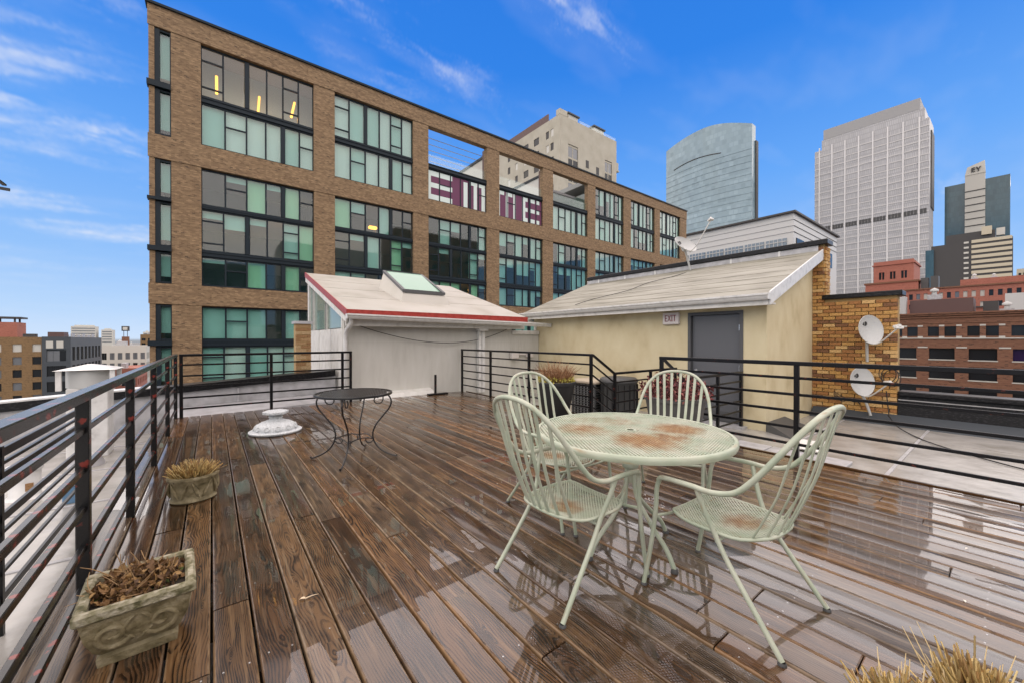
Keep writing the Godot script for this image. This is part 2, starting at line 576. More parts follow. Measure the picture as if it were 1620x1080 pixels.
	flat_mat("ac_dark", lin(0.012, 0.012, 0.012), 0.6)
	flat_mat("dish_grey", lin(0.46, 0.47, 0.46), 0.4)
	flat_mat("dish_white", lin(0.62, 0.62, 0.60), 0.4)
	flat_mat("mark_black", lin(0.015, 0.015, 0.015), 0.5)
	flat_mat("sign_white", lin(0.62, 0.58, 0.56), 0.4)
	flat_mat("sign_red", lin(0.20, 0.02, 0.025), 0.5)
	flat_mat("cable_black", lin(0.015, 0.015, 0.016), 0.5)
	flat_mat("blue_plastic", lin(0.10, 0.20, 0.32), 0.5)
	# city
	tex_mat("loft_brick", masonry_image(5, 512, 512, 16, 6, Color(0.36, 0.28, 0.19), Color(0.62, 0.52, 0.39), Color(0.52, 0.435, 0.34), 0.02), Vector3(6.4, 6.4, 6.4))
	flat_mat("loft_steel", lin(0.012, 0.020, 0.027), 0.45, 0.0, 0.3)
	flat_mat("loft_inside", lin(0.05, 0.07, 0.07), 0.9)
	flat_mat("loft_floor", lin(0.25, 0.26, 0.25), 0.8)
	flat_mat("blind_teal", lin(0.22, 0.52, 0.44), 0.8)
	flat_mat("blind_pale", lin(0.40, 0.64, 0.56), 0.8)
	flat_mat("room_pale", lin(0.36, 0.46, 0.45), 0.9)
	flat_mat("blind_green", lin(0.20, 0.55, 0.33), 0.8)
	flat_mat("letter_white", lin(0.62, 0.72, 0.68), 0.7)
	flat_mat("letter_purple", lin(0.13, 0.035, 0.085), 0.7)
	glass_mat("window_glass", lin(0.03, 0.10, 0.09, 0.08), 0.5)
	glass_mat("guard_glass", lin(0.35, 0.6, 0.5, 0.07), 0.45)
	glass_mat("skylight_glass", lin(0.20, 0.36, 0.26, 0.9), 0.45)
	glass_mat("shed_glass", lin(0.24, 0.34, 0.30, 0.75), 0.4)
	flat_mat("screen_white", lin(0.60, 0.60, 0.56), 0.8)
	tex_mat("dark_glass", masonry_image(15, 64, 64, 16, 16, Color(0.05, 0.07, 0.08), Color(0.10, 0.13, 0.15), Color(0.04, 0.05, 0.06), 0.0), Vector3(16, 16, 16), 0.08)
	flat_mat("pane_dark", lin(0.014, 0.017, 0.02), 0.1, 0.0, 0.4)
	flat_mat("pane_grey", lin(0.14, 0.15, 0.16), 0.12, 0.0, 0.6)
	flat_mat("pane_pale", lin(0.50, 0.49, 0.44), 0.3)
	flat_mat("pane_purple", lin(0.02, 0.012, 0.05), 0.1)
	flat_mat("pane_blue", lin(0.17, 0.22, 0.27), 0.08, 0.0, 0.5)
	patch_mat("beige_render", [[0.0, lin(0.37, 0.345, 0.275)], [0.5, lin(0.42, 0.395, 0.32)], [1.0, lin(0.46, 0.435, 0.36)]], Vector3(30, 30, 30), 0.012, 0.85, 91)
	flat_mat("rust_metal", lin(0.10, 0.055, 0.05), 0.6)
	flat_mat("lime", lin(0.28, 0.36, 0.04), 0.6)
	tex_mat("tower_glass", masonry_image(21, 256, 256, 8, 8, Color(0.44, 0.53, 0.57), Color(0.56, 0.65, 0.69), Color(0.49, 0.58, 0.62), 0.0), Vector3(96, 112, 96), 0.12)
	tex_mat("tower_grey", masonry_image(22, 256, 256, 4, 8, Color(0.63, 0.63, 0.635), Color(0.71, 0.71, 0.715), Color(0.58, 0.58, 0.585), 0.0), Vector3(64, 112, 64), 0.4)
	flat_mat("tower_rib", lin(0.66, 0.65, 0.64), 0.6)
	flat_mat("tower_line", lin(0.52, 0.51, 0.50), 0.6)
	flat_mat("tower_dark", lin(0.06, 0.06, 0.06), 0.6)
	flat_mat("tower_crown", lin(0.30, 0.30, 0.30), 0.6)
	tex_mat("tower_teal", masonry_image(23, 256, 256, 8, 8, Color(0.19, 0.29, 0.33), Color(0.25, 0.36, 0.40), Color(0.21, 0.31, 0.35), 0.0), Vector3(48, 112, 48), 0.12)
	flat_mat("stone_pale", lin(0.50, 0.49, 0.44), 0.7)
	flat_mat("stripe_beige", lin(0.48, 0.43, 0.32), 0.7)
	flat_mat("charcoal", lin(0.045, 0.043, 0.042), 0.6)
	tex_mat("red_brick", masonry_image(24, 256, 256, 12, 4, Color(0.55, 0.32, 0.26), Color(0.66, 0.42, 0.35), Color(0.60, 0.41, 0.36), 0.04), Vector3(5, 5, 5))
	tex_mat("brown_brick", masonry_image(25, 256, 256, 12, 4, Color(0.40, 0.265, 0.20), Color(0.53, 0.37, 0.28), Color(0.46, 0.34, 0.27), 0.05), Vector3(5, 5, 5))
	tex_mat("ochre_brick", masonry_image(26, 256, 256, 12, 4, Color(0.42, 0.33, 0.21), Color(0.55, 0.44, 0.30), Color(0.47, 0.38, 0.27), 0.08), Vector3(5, 5, 5))
	flat_mat("slate_paint", lin(0.045, 0.055, 0.065), 0.6)
	flat_mat("white_panel", lin(0.52, 0.53, 0.52), 0.5)
	flat_mat("asphalt", lin(0.06, 0.06, 0.062), 0.7)
	patch_mat("ground_grey", [[0.0, lin(0.10, 0.10, 0.10)], [1.0, lin(0.2, 0.2, 0.19)]], Vector3(60, 60, 60), 0.02, 0.9, 95)
	patch_mat("pavement_grey", [[0.0, lin(0.22, 0.22, 0.21)], [1.0, lin(0.32, 0.32, 0.3)]], Vector3(10, 10, 10), 0.02, 0.9, 96)
	flat_mat("road_paint", lin(0.6, 0.6, 0.56), 0.7)
	var lampm := flat_mat("lamp_glow", lin(0.8, 0.5, 0.15), 0.5)
	lampm.emission_enabled = true
	lampm.emission = Color(1.0, 0.68, 0.22)
	lampm.emission_energy_multiplier = 0.7
	for k in 3:
		flat_mat("car_%d" % k, [lin(0.4, 0.4, 0.42), lin(0.05, 0.05, 0.06), lin(0.3, 0.05, 0.04)][k], 0.25)

# ---------------------------------------------------------------- ground, roof and deck
const GROUND := -17.0
const ROOF := -0.34

func build_ground() -> void:
	var g := MB.new()
	g.quad(P(-2500, GROUND, -2500), P(2500, GROUND, -2500), P(2500, GROUND, 3000), P(-2500, GROUND, 3000))
	structure("ground", g, M.ground_grey)
	var r := MB.new()
	r.quad(P(-22, GROUND + 0.02, -200), P(-9, GROUND + 0.02, -200), P(-9, GROUND + 0.02, 1200), P(-22, GROUND + 0.02, 1200))
	var rd := structure("road", r, M.asphalt)
	for k in 60:
		slab(rd, "lane_line", P(-15.5, GROUND + 0.03, 30 + k * 9.0), Vector3(0.15, 0.012, 3.0), M.road_paint)
	for s in [[-9.0, -5.0], [-25.5, -22.0]]:
		var pv := MB.new()
		pv.box2(P(s[0], GROUND, -200), P(s[1], GROUND + 0.15, 600))
		structure("pavement", pv, M.pavement_grey)

func build_roof() -> void:
	# the building that carries the deck, its walls and the white membrane on top
	var b := thing("roof_building", "brick building carrying the white flat roof and the timber deck", "building", P(1, GROUND, 0))
	var w := MB.new()
	w.box2(P(-14.0, GROUND, -14.0), P(10.55, ROOF - 0.2, 9.35))
	part(b, "wall", w, M.brown_brick)
	var f := MB.new()
	# membrane laid in sheets with lapped seams
	var es := [-14.0, -10.1, -7.0, -4.6, -2.55, -0.6, 1.4, 3.4, 5.3, 7.2, 9.0, 10.3]
	for i in es.size() - 1:
		f.box2(P(es[i], ROOF - 0.2, -14.0), P(es[i + 1] - 0.0, ROOF + (0.006 if i % 2 == 0 else 0.0), 9.2))
	var rf := structure("roof", f, M.roof_membrane)
	for k in 7:
		slab(rf, "lapped_seam", P(7.6, ROOF + 0.008, 2.1 - k * 1.25 + 0.08 * (k % 3)), Vector3(5.0, 0.008, 0.035), M.flashing)
		slab(rf, "lapped_seam", P(-4.9, ROOF + 0.008, 8.3 - k * 1.35), Vector3(8.4, 0.008, 0.04), M.flashing)
	# north parapet; its coping rises slowly to the east
	var pw := thing("parapet_wall", "low grey flashed parapet with black coping along the roof edge", "parapet", P(-5, ROOF, 9.3))
	var m := MB.new()
	var c := MB.new()
	var ea := -14.0
	var eb := 2.15
	var ya := 0.45 + 0.06 * ea
	var yb := 0.45 + 0.06 * eb
	m.hexa([P(ea, ROOF, 9.15), P(eb, ROOF, 9.15), P(eb, ROOF, 9.5), P(ea, ROOF, 9.5), P(ea, ya, 9.2), P(eb, yb, 9.2), P(eb, yb, 9.5), P(ea, ya, 9.5)])
	part(pw, "wall", m, M.flashing)
	c.hexa([P(ea, ya - 0.09, 9.13), P(eb, yb - 0.09, 9.13), P(eb, yb - 0.09, 9.56), P(ea, ya - 0.09, 9.56), P(ea, ya + 0.035, 9.13), P(eb, yb + 0.035, 9.13), P(eb, yb + 0.035, 9.56), P(ea, ya + 0.035, 9.56)])
	part(pw, "coping", c, M.tar)
	var lip := MB.new()
	lip.hexa([P(ea, ya + 0.036, 9.16), P(eb - 3, ya + 0.036 + 0.06 * (eb - 3 - ea), 9.16), P(eb - 3, ya + 0.036 + 0.06 * (eb - 3 - ea), 9.5), P(ea, ya + 0.036, 9.5), P(ea, ya + 0.06, 9.16), P(eb - 3, ya + 0.06 + 0.06 * (eb - 3 - ea), 9.16), P(eb - 3, ya + 0.06 + 0.06 * (eb - 3 - ea), 9.5), P(ea, ya + 0.06, 9.5)])
	part(pw, "coping_cap", lip, M.white_metal)
	for k in 9:
		var e := -12.0 + k * 1.55
		slab(pw, "seam", P(e, (0.42 + 0.06 * e + ROOF) * 0.5 - 0.03, 9.166), Vector3(0.03, 0.40 + 0.06 * e - ROOF - 0.1, 0.06), M.flashing)
	# white upstand where the deck stops
	var u := MB.new()
	u.hexa([P(-0.6, ROOF, 8.5), P(2.1, ROOF, 8.5), P(2.1, ROOF, 9.14), P(-0.6, ROOF, 9.14), P(-0.6, -0.05, 8.55), P(2.1, 0.03, 8.55), P(2.1, 0.12, 9.14), P(-0.6, 0.06, 9.14)])
	tag(part(self, "roof_upstand", u, M.flashing), "sloping grey flashing strip between the deck end and the parapet", "flashing")

var deck_noise := FastNoiseLite.new()
var wet_noise := FastNoiseLite.new()

# how wet a spot of the deck is: standing water above 0
func wetness(e: float, n: float) -> float:
	var v := wet_noise.get_noise_2d(e * 6.0, n * 1.3) * 1.0 + deck_noise.get_noise_2d(e * 20.0, n * 2.2) * 0.6
	var spots := [[0.75, 1.3, 0.4, 0.5, 0.4], [2.3, 0.6, 1.9, 1.25, 0.55], [3.9, 0.6, 1.4, 1.6, 0.75], [1.25, 0.9, 0.5, 0.75, 0.75], [0.9, 1.55, 0.35, 0.5, 0.4], [1.35, 3.0, 0.3, 0.8, 0.3], [2.2, 2.6, 0.5, 0.8, 0.25], [4.4, 1.8, 0.7, 0.8, 0.4], [3.0, 7.6, 1.5, 0.8, 0.2], [0.55, 1.35, 0.3, 0.3, 0.35]]
	var b := -0.30
	for s in spots:
		var dx: float = (e - s[0]) / s[2]
		var dn: float = (n - s[1]) / s[3]
		b += s[4] * exp(-(dx * dx + dn * dn))
	return v + b

func build_deck() -> void:
	deck_noise = fnoise(101, 0.6, 4)
	wet_noise = fnoise(102, 0.35, 4)
	var root := Node3D.new()
	root.name = numbered(self, "deck")
	root.set_meta("kind", "structure")
	add_child(root)
	var pitch := 0.15
	var bw := 0.1405
	var e := -0.60
	var film := MB.new()
	var i := 0
	while e + bw < 5.02:
		var n0 := -3.2
		var nend := 8.42 if e < 2.2 else 8.44
		var n := n0
		var first := true
		while n < nend - 0.05:
			var ln: float = rng.randf_range(2.4, 4.3) if not first else rng.randf_range(1.2, 4.2)
			first = false
			var n1 := minf(n + ln, nend)
			if nend - n1 < 0.7: n1 = nend
			board(root, film, e, bw, n + 0.0025, n1 - 0.0025)
			n = n1
		e += pitch
		i += 1
	# joists under the boards
	for k in 20:
		slab(root, "joist", P(2.2, -0.13, -2.9 + k * 0.594), Vector3(5.5, 0.18, 0.04), M.soil)
	slab(root, "fascia", P(-0.63, -0.10, 2.6), Vector3(0.03, 0.2, 11.6), M.deck_wood_2)
	slab(root, "fascia", P(5.045, -0.11, 2.6), Vector3(0.03, 0.22, 11.6), M.deck_wood_2)
	var scr := MB.new()
	for k in 16:
		var sn := -0.52 + k * 0.594
		var se := -0.60
		while se + bw < 5.02:
			for q in [0.028, 0.112]:
				var sp := P(se + q + rng.randf_range(-0.004, 0.004), -0.001, sn + rng.randf_range(-0.008, 0.008))
				scr.lathe([Vector2(0.0042, 0.0), Vector2(0.0038, 0.0022), Vector2(0.0, 0.0022)], sp, 6)
			se += pitch
	part(root, "screw_heads", scr, M.steel).set_meta("kind", "stuff")
	film.tinted = false
	var f := part(self, "rain_water", film, M.rain_water)
	tag(f, "thin sheets of rain water standing on the deck boards", "water", "", "stuff")

func board(root: Node3D, film: MB, e: float, w: float, n0: float, n1: float) -> void:
	var mb := MB.new()
	var ln := n1 - n0
	var r := 0.007
	var lift := rng.randf_range(-0.0015, 0.0015)
	var tilt := rng.randf_range(-0.0012, 0.0012)
	var th := 0.034
	# section across the board: (x, y) from the left foot over the rounded top to the right foot
	var sec := [Vector2(0, -th), Vector2(0, -r), Vector2(r * 0.29, -r * 0.29), Vector2(r, 0), Vector2(w - r, 0), Vector2(w - r * 0.29, -r * 0.29), Vector2(w, -r), Vector2(w, -th)]
	var nr := [Vector2(-1, 0), Vector2(-1, 0.25), Vector2(-0.7, 0.7), Vector2(-0.1, 1), Vector2(0.1, 1), Vector2(0.7, 0.7), Vector2(1, 0.25), Vector2(1, 0)]
	var strip_no := rng.randi() % 12
	var u0 := rng.randf()
	var flip := rng.randf() < 0.5
	var us := ln / 3.1
	var k0 := mb.v.size()
	for j in 2:
		for k in 8:
			var s: Vector2 = sec[k]
			var nv: Vector2 = (nr[k] as Vector2).normalized()
			var y := s.y + lift + tilt * (s.x / w - 0.5) * 2.0
			var t := clampf(s.x / w, 0.02, 0.98)
			if flip: t = 1.0 - t
			mb.vert(P(e + s.x, y, n0 if j == 0 else n1), Vector3(nv.x, nv.y, 0), Vector2(u0 + us * j, (strip_no + t) / 12.0))
	for k in 7:
		mb.tri_i(k0 + k, k0 + k + 1, k0 + 8 + k + 1)
		mb.tri_i(k0 + k, k0 + 8 + k + 1, k0 + 8 + k)
	for j in 2:
		var nn := n0 if j == 0 else n1
		var pts := []
		for s in [sec[0], sec[2], sec[5], sec[7]]:
			pts.append(P(e + s.x, s.y + lift, nn))
		var uvq := [Vector2(u0, strip_no / 12.0 + 0.01), Vector2(u0, strip_no / 12.0 + 0.02), Vector2(u0, strip_no / 12.0 + 0.1), Vector2(u0, strip_no / 12.0 + 0.11)]
		if j == 0: mb.quad(pts[0], pts[3], pts[2], pts[1], uvq[0], uvq[3], uvq[2], uvq[1])
		else: mb.quad(pts[3], pts[0], pts[1], pts[2], uvq[3], uvq[0], uvq[1], uvq[2])
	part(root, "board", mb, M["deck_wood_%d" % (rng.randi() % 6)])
	# water on this board: cells where the wetness is above nought
	var inset := 0.004
	var cx := 7
	var dx := (w - 2 * r) / cx
	var cn := int(ceil(ln / 0.03))
	var dn := (ln - 2 * inset) / cn
	var bias := rng.randf_range(-0.10, 0.10)
	var ft := rng.randf_range(-0.0006, 0.0006)
	var prev := []
	for a in cn + 1:
		var row := []
		var nn := n0 + inset + a * dn
		for b in cx + 1:
			row.append(wetness(e + r + b * dx, nn) + bias)
		if a > 0:
			for b in cx:
				var vals := [prev[b], prev[b + 1], row[b + 1], row[b]]
				if vals[0] <= 0 and vals[1] <= 0 and vals[2] <= 0 and vals[3] <= 0: continue
				var x0 := e + r + b * dx
				var na := nn - dn
				var cs := [Vector2(x0, na), Vector2(x0 + dx, na), Vector2(x0 + dx, nn), Vector2(x0, nn)]
				var poly := []
				for q in 4:
					var q2 := (q + 1) % 4
					if vals[q] > 0: poly.append(cs[q])
					if (vals[q] > 0) != (vals[q2] > 0):
						var t: float = vals[q] / (vals[q] - vals[q2])
						poly.append((cs[q] as Vector2).lerp(cs[q2], t))
				if poly.size() < 3: continue
				var st := film.v.size()
				for pt in poly:
					film.vert(P(pt.x, 0.0035 + lift + (tilt + ft) * ((pt.x - e) / w - 0.5) * 2.0, pt.y), Vector3(-(tilt + ft) * 2.0 / w, 1, 0).normalized())
				for q in poly.size() - 2:
					film.tri_i(st, st + q + 1, st + q + 2)
		prev = row

# ---------------------------------------------------------------- railings
const BARS := [0.145, 0.325, 0.505, 0.685, 0.865]

# one run of railing from a to b (points at deck level, the far end may lie lower); posts at the given shares of the run
func rail_run(o: Node3D, a: Vector3, b: Vector3, posts: Array, mat: Material, foot := 0.0, bar_h := 0.028, top_h := 0.04, top := 1.045) -> void:
	var dir := (b - a)
	dir.y = 0
	dir = dir.normalized()
	for t in posts:
		var p := a.lerp(b, t)
		var m := MB.new()
		m.cbox(Vector3(p.x, p.y + (top - 0.02 + foot) * 0.5, p.z), Vector3(0.046, top - 0.02 - foot, 0.046), 0.004)
		part(o, "post", m, mat)
	var tr := MB.new()
	tr.bar(a + Vector3(0, top - top_h * 0.5, 0) - dir * 0.024, b + Vector3(0, top - top_h * 0.5, 0) + dir * 0.024, 0.055, top_h, Vector3.UP, 0.004)
	part(o, "top_rail", tr, mat)
	var ts := posts.duplicate()
	ts.sort()
	for y in BARS:
		for k in ts.size() - 1:
			var p: Vector3 = a.lerp(b, ts[k]) + Vector3(0, y, 0)
			var q: Vector3 = a.lerp(b, ts[k + 1]) + Vector3(0, y, 0)
			var d := (q - p).normalized() * 0.0225
			var m := MB.new()
			m.bar(p + d, q - d, 0.022, bar_h, Vector3.UP, 0.003)
			part(o, "bar", m, mat)

func build_railings() -> void:
	var er := 5.03
	var west := thing("deck_railing", "black railing with chipped red spots beside the stone planters", "railing", P(-0.47, 0, 4), "black railings round the deck")
	var ns := [-2.9, -1.55, -0.15, 1.22, 2.62, 3.92, 5.36, 6.9, 8.35]
	var ts := []
	for n in ns: ts.append((n + 2.9) / 11.25)
	rail_run(west, P(-0.47, 0, -2.9), P(-0.47, 0, 8.35), ts, M.chipped_paint, -0.3, 0.03, 0.042)
	var north := thing("deck_railing", "black railing in front of the grey parapet, ending at the white shed", "railing", P(1, 0, 8.36), "black railings round the deck")
	rail_run(north, P(-0.40, 0, 8.36), P(2.26, 0, 8.36), [0.0, 0.475, 0.94, 1.0], M.black_paint, -0.04)
	var e1 := thing("deck_railing", "black railing behind the tall pot of brown grass", "railing", P(er, 0, 6.5), "black railings round the deck")
	rail_run(e1, P(er, 0, 8.58), P(er, 0, 4.34), [0.0, 0.30, 0.62, 1.0], M.black_paint, -0.3)
	var e2 := thing("deck_railing", "long black railing in front of the yellow brick wall and white roof", "railing", P(er, 0, 0), "black railings round the deck")
	rail_run(e2, P(er, 0, 3.05), P(er, 0, -3.0), [0.0, 0.265, 0.53, 0.77, 1.0], M.black_paint, -0.3, 0.03, 0.045)
	# stair rails down to the door, one on each side
	for side in 2:
		var n: float = [4.33, 3.06][side]
		var s := thing("stair_railing", ["black stair railing beside the air conditioners, running to the yellow wall", "black stair railing beside the red leaved pot, running to the door"][side], "railing", P(6.3, ROOF, n), "stair railings at the door")
		rail_run(s, P(5.65, ROOF, n), P(7.66, ROOF, n), [0.0, 0.55, 1.0], M.black_paint, 0.0)
		for y in BARS + [1.025]:
			var m := MB.new()
			m.bar(P(er + 0.03, y, n), P(5.64, y + ROOF, n), 0.03 if y > 1.0 else 0.022, 0.04 if y > 1.0 else 0.026, Vector3.UP, 0.003)
			part(s, "sloping_bar", m, M.black_paint)
	var st := thing("deck_steps", "timber steps going down from the deck to the door", "steps", P(5.4, ROOF, 3.7))
	for k in 1:
		var m := MB.new()
		m.cbox(P(5.24, -0.17, 3.69), Vector3(0.3, 0.036, 1.2), 0.005)
		part(st, "tread", m, M.deck_wood_1)
	var lm := MB.new()
	lm.box2(P(5.08, ROOF, 3.12), P(5.36, -0.19, 3.18)); lm.box2(P(5.08, ROOF, 4.2), P(5.36, -0.19, 4.26))
	part(st, "stringer", lm, M.deck_wood_2)
	# railing of the fire escape just outside the deck
	var fe := thing("fire_escape_railing", "lower black railing with close thick and thin bars outside the deck railing", "railing", P(-0.92, ROOF, 4.2))
	for n in [1.9, 3.38, 4.95]:
		slab(fe, "post", P(-0.92, 0.18, n), Vector3(0.03, 1.04, 0.03), M.black_paint)
	for y in [[0.66, 0.05], [0.60, 0.02], [0.53, 0.04], [0.44, 0.02], [0.30, 0.045], [0.22, 0.02], [0.09, 0.045], [0.0, 0.02], [-0.14, 0.04]]:
		var m := MB.new()
		m.bar(P(-0.92, y[0], 1.9), P(-0.92, y[0], 4.95), 0.02, y[1], Vector3.UP, 0.002)
		part(fe, "bar", m, M.black_paint)
	# short post left on the deck by the shed
	var sp := thing("stub_post", "short rusty black post on a flat foot by the shed wall", "post", P(4.12, 0, 8.25))
	var sm := MB.new()
	sm.cbox(P(4.12, 0.24, 8.25), Vector3(0.045, 0.46, 0.045), 0.004)
	part(sp, "upright", sm, M.chipped_paint)
	var sf := MB.new()
	sf.cbox(P(4.18, 0.02, 8.25), Vector3(0.5, 0.035, 0.10), 0.004)
	part(sp, "foot", sf, M.black_paint)

# ---------------------------------------------------------------- white shed with the red edged roof
func build_shed() -> void:
	var e0 := 2.2
	var e1 := 6.72
	var nf := 8.7
	var nb := 12.5
	var yf := 1.93
	var slope := 0.305
	var ry := func(n: float) -> float: return yf + (n - 8.4) * slope
	var s := thing("roof_shed", "white shed with sloping red edged roof, skylight and gutter", "shed", P(4.5, ROOF, 10.5))
	var w := MB.new()
	w.box2(P(e0 + 0.02, ROOF, nf), P(e1, 1.72, nf + 0.15))
	part(s, "front_wall", w, M.grey_stucco)
	var sw := MB.new()
	# side walls up to the window sill, the far wall
	sw.box2(P(e0 + 0.02, ROOF - 0.6, nf + 0.15), P(e0 + 0.14, 1.52, nb))
	sw.box2(P(e0 + 0.02, ROOF - 0.6, nb), P(e1, 2.9, nb + 0.12))
	sw.hexa([P(e1 - 0.12, ROOF, nf + 0.15), P(e1, ROOF, nf + 0.15), P(e1, ROOF, nb), P(e1 - 0.12, ROOF, nb), P(e1 - 0.12, ry.call(nf) - 0.12, nf + 0.15), P(e1, ry.call(nf) - 0.12, nf + 0.15), P(e1, ry.call(nb) - 0.12, nb), P(e1 - 0.12, ry.call(nb) - 0.12, nb)])
	part(s, "side_wall", sw, M.white_paint)
	for n in [9.85, 11.1]:
		slab(s, "panel_joint", P(e0 + 0.015, 0.6, n), Vector3(0.014, 1.84, 0.04), M.white_metal)
	# triangular side lights under the rake
	var mull := [8.86, 10.35, 11.85, 12.46]
	for k in 3:
		var a: float = mull[k] + 0.05
		var b: float = mull[k + 1] - 0.05
		var g := MB.new()
		g.hexa([P(e0 + 0.06, 1.54, a), P(e0 + 0.08, 1.54, a), P(e0 + 0.08, 1.54, b), P(e0 + 0.06, 1.54, b), P(e0 + 0.06, ry.call(a) - 0.17, a), P(e0 + 0.08, ry.call(a) - 0.17, a), P(e0 + 0.08, ry.call(b) - 0.17, b), P(e0 + 0.06, ry.call(b) - 0.17, b)])
		var win := part(s, "side_window", g, M.shed_glass)
		for n in [a - 0.04, b + 0.04]:
			var fm := MB.new()
			fm.box2(P(e0 + 0.01, 1.52, n - 0.04), P(e0 + 0.12, ry.call(n) - 0.15, n + 0.04))
			part(win, "frame", fm, M.white_paint)
	# roof deck, red fascia, gutter
	var r := MB.new()
	var oe0 := e0 - 0.04
	var oe1 := e1 + 0.16
	var of := 8.22
	var ob := nb + 0.1
	r.hexa([P(oe0, ry.call(of) - 0.13, of), P(oe1, ry.call(of) - 0.13, of), P(oe1, ry.call(ob) - 0.13, ob), P(oe0, ry.call(ob) - 0.13, ob), P(oe0, ry.call(of), of), P(oe1, ry.call(of), of), P(oe1, ry.call(ob), ob), P(oe0, ry.call(ob), ob)])
	var roof := part(s, "roof", r, M.cream_roofing)
	var fr := MB.new()
	fr.box2(P(oe0 - 0.022, ry.call(of) - 0.125, of - 0.025), P(oe1, ry.call(of) + 0.012, of - 0.002))
	part(roof, "front_fascia", fr, M.red_paint)
	var fl := MB.new()
	fl.hexa([P(oe0 - 0.022, ry.call(of) - 0.125, of), P(oe0 - 0.002, ry.call(of) - 0.125, of), P(oe0 - 0.002, ry.call(ob) - 0.125, ob), P(oe0 - 0.022, ry.call(ob) - 0.125, ob), P(oe0 - 0.022, ry.call(of) + 0.014, of), P(oe0 - 0.002, ry.call(of) + 0.014, of), P(oe0 - 0.002, ry.call(ob) + 0.014, ob), P(oe0 - 0.022, ry.call(ob) + 0.014, ob)])
	part(roof, "side_fascia", fl, M.red_paint)
	var fw := MB.new()
	fw.hexa([P(oe0 - 0.004, ry.call(of) - 0.24, of + 0.1), P(oe0 + 0.03, ry.call(of) - 0.24, of + 0.1), P(oe0 + 0.03, ry.call(ob) - 0.26, ob), P(oe0 - 0.004, ry.call(ob) - 0.26, ob), P(oe0 - 0.004, ry.call(of) - 0.13, of + 0.1), P(oe0 + 0.03, ry.call(of) - 0.13, of + 0.1), P(oe0 + 0.03, ry.call(ob) - 0.13, ob), P(oe0 - 0.004, ry.call(ob) - 0.13, ob)])
	part(roof, "rake_board", fw, M.white_paint)
	# lapped seams of the roofing
	for k in 3:
		var n := 9.5 + k * 1.0
		var sm := MB.new()
		sm.hexa([P(oe0 + 0.02, ry.call(n), n), P(oe1 - 0.02, ry.call(n), n), P(oe1 - 0.02, ry.call(n + 0.08), n + 0.08), P(oe0 + 0.02, ry.call(n + 0.08), n + 0.08), P(oe0 + 0.02, ry.call(n) + 0.007, n), P(oe1 - 0.02, ry.call(n) + 0.007, n), P(oe1 - 0.02, ry.call(n + 0.08) + 0.004, n + 0.08), P(oe0 + 0.02, ry.call(n + 0.08) + 0.004, n + 0.08)])
		part(roof, "lapped_seam", sm, M.cream_roofing)
	gutter(s, P(e0 - 0.06, 1.80, 8.26), P(7.72, 1.74, 8.26), Vector3(0, 0, 1))
	var fb := MB.new()
	fb.box2(P(e0 - 0.02, 1.56, 8.42), P(6.95, 1.74, 8.46))
	part(s, "frieze_board", fb, M.white_paint)
	var soff := MB.new()
	soff.box2(P(e0, 1.735, 8.3), P(6.9, 1.755, 8.72))
	part(s, "soffit", soff, M.white_paint)
	# downspouts
	var d1 := MB.new()
	d1.tube(smooth([P(2.26, 1.72, 8.30), P(2.26, 1.60, 8.34), P(2.24, 1.50, 8.5), P(2.23, 1.36, 8.62), P(2.23, 1.0, 8.64), P(2.23, -0.1, 8.64)], 5), 0.045, 10)
	part(s, "downspout", d1, M.white_metal)
	var d2 := MB.new()
	d2.cbox(P(5.62, 1.62, 8.55), Vector3(0.30, 0.24, 0.2), 0.02)
	d2.box2(P(5.53, -0.1, 8.58), P(5.62, 1.52, 8.68)); d2.box2(P(5.64, -0.1, 8.58), P(5.73, 1.52, 8.68))
	part(s, "downspout", d2, M.white_metal)
	# kerb along the foot of the front wall
	var kb := MB.new()
	kb.hexa([P(2.5, -0.03, 8.46), P(4.2, -0.03, 8.46), P(4.2, -0.03, 8.7), P(2.5, -0.03, 8.7), P(2.5, 0.07, 8.5), P(4.2, 0.08, 8.52), P(4.2, 0.12, 8.7), P(2.5, 0.11, 8.7)])
	part(s, "kerb", kb, M.white_paint)
	# lower wall between the shed and the stair house
	var lw := thing("link_wall", "low grey wall with white coping between shed and yellow house", "wall", P(7.2, ROOF, 8.8))
	var lm := MB.new()
	lm.box2(P(e1 + 0.004, ROOF, nf + 0.02), P(7.74, 1.42, nf + 0.2))
	part(lw, "wall", lm, M.grey_stucco)
	var lc := MB.new()
	lc.cbox(P(7.22, 1.48, nf + 0.1), Vector3(1.03, 0.11, 0.26), 0.01)
	part(lw, "coping", lc, M.white_paint)
	# skylight on a kerb
	var k := thing("skylight", "pale green skylight on a white kerb on the shed roof", "skylight", P(4.4, 2.4, 10.1))
	var ke := [3.82, 4.98]
	var kn := [9.45, 10.85]
	var ky := [2.52, 3.20]
	var km := MB.new()
	km.hexa([P(ke[0] - 0.1, ry.call(kn[0] - 0.2) - 0.05, kn[0] - 0.2), P(ke[1] + 0.1, ry.call(kn[0] - 0.2) - 0.05, kn[0] - 0.2), P(ke[1] + 0.1, ry.call(kn[1] + 0.1) - 0.05, kn[1] + 0.1), P(ke[0] - 0.1, ry.call(kn[1] + 0.1) - 0.05, kn[1] + 0.1), P(ke[0], ky[0] - 0.05, kn[0]), P(ke[1], ky[0] - 0.05, kn[0]), P(ke[1], ky[1] - 0.05, kn[1]), P(ke[0], ky[1] - 0.05, kn[1])])
	part(k, "kerb", km, M.cream_roofing)
	var base := MB.new()
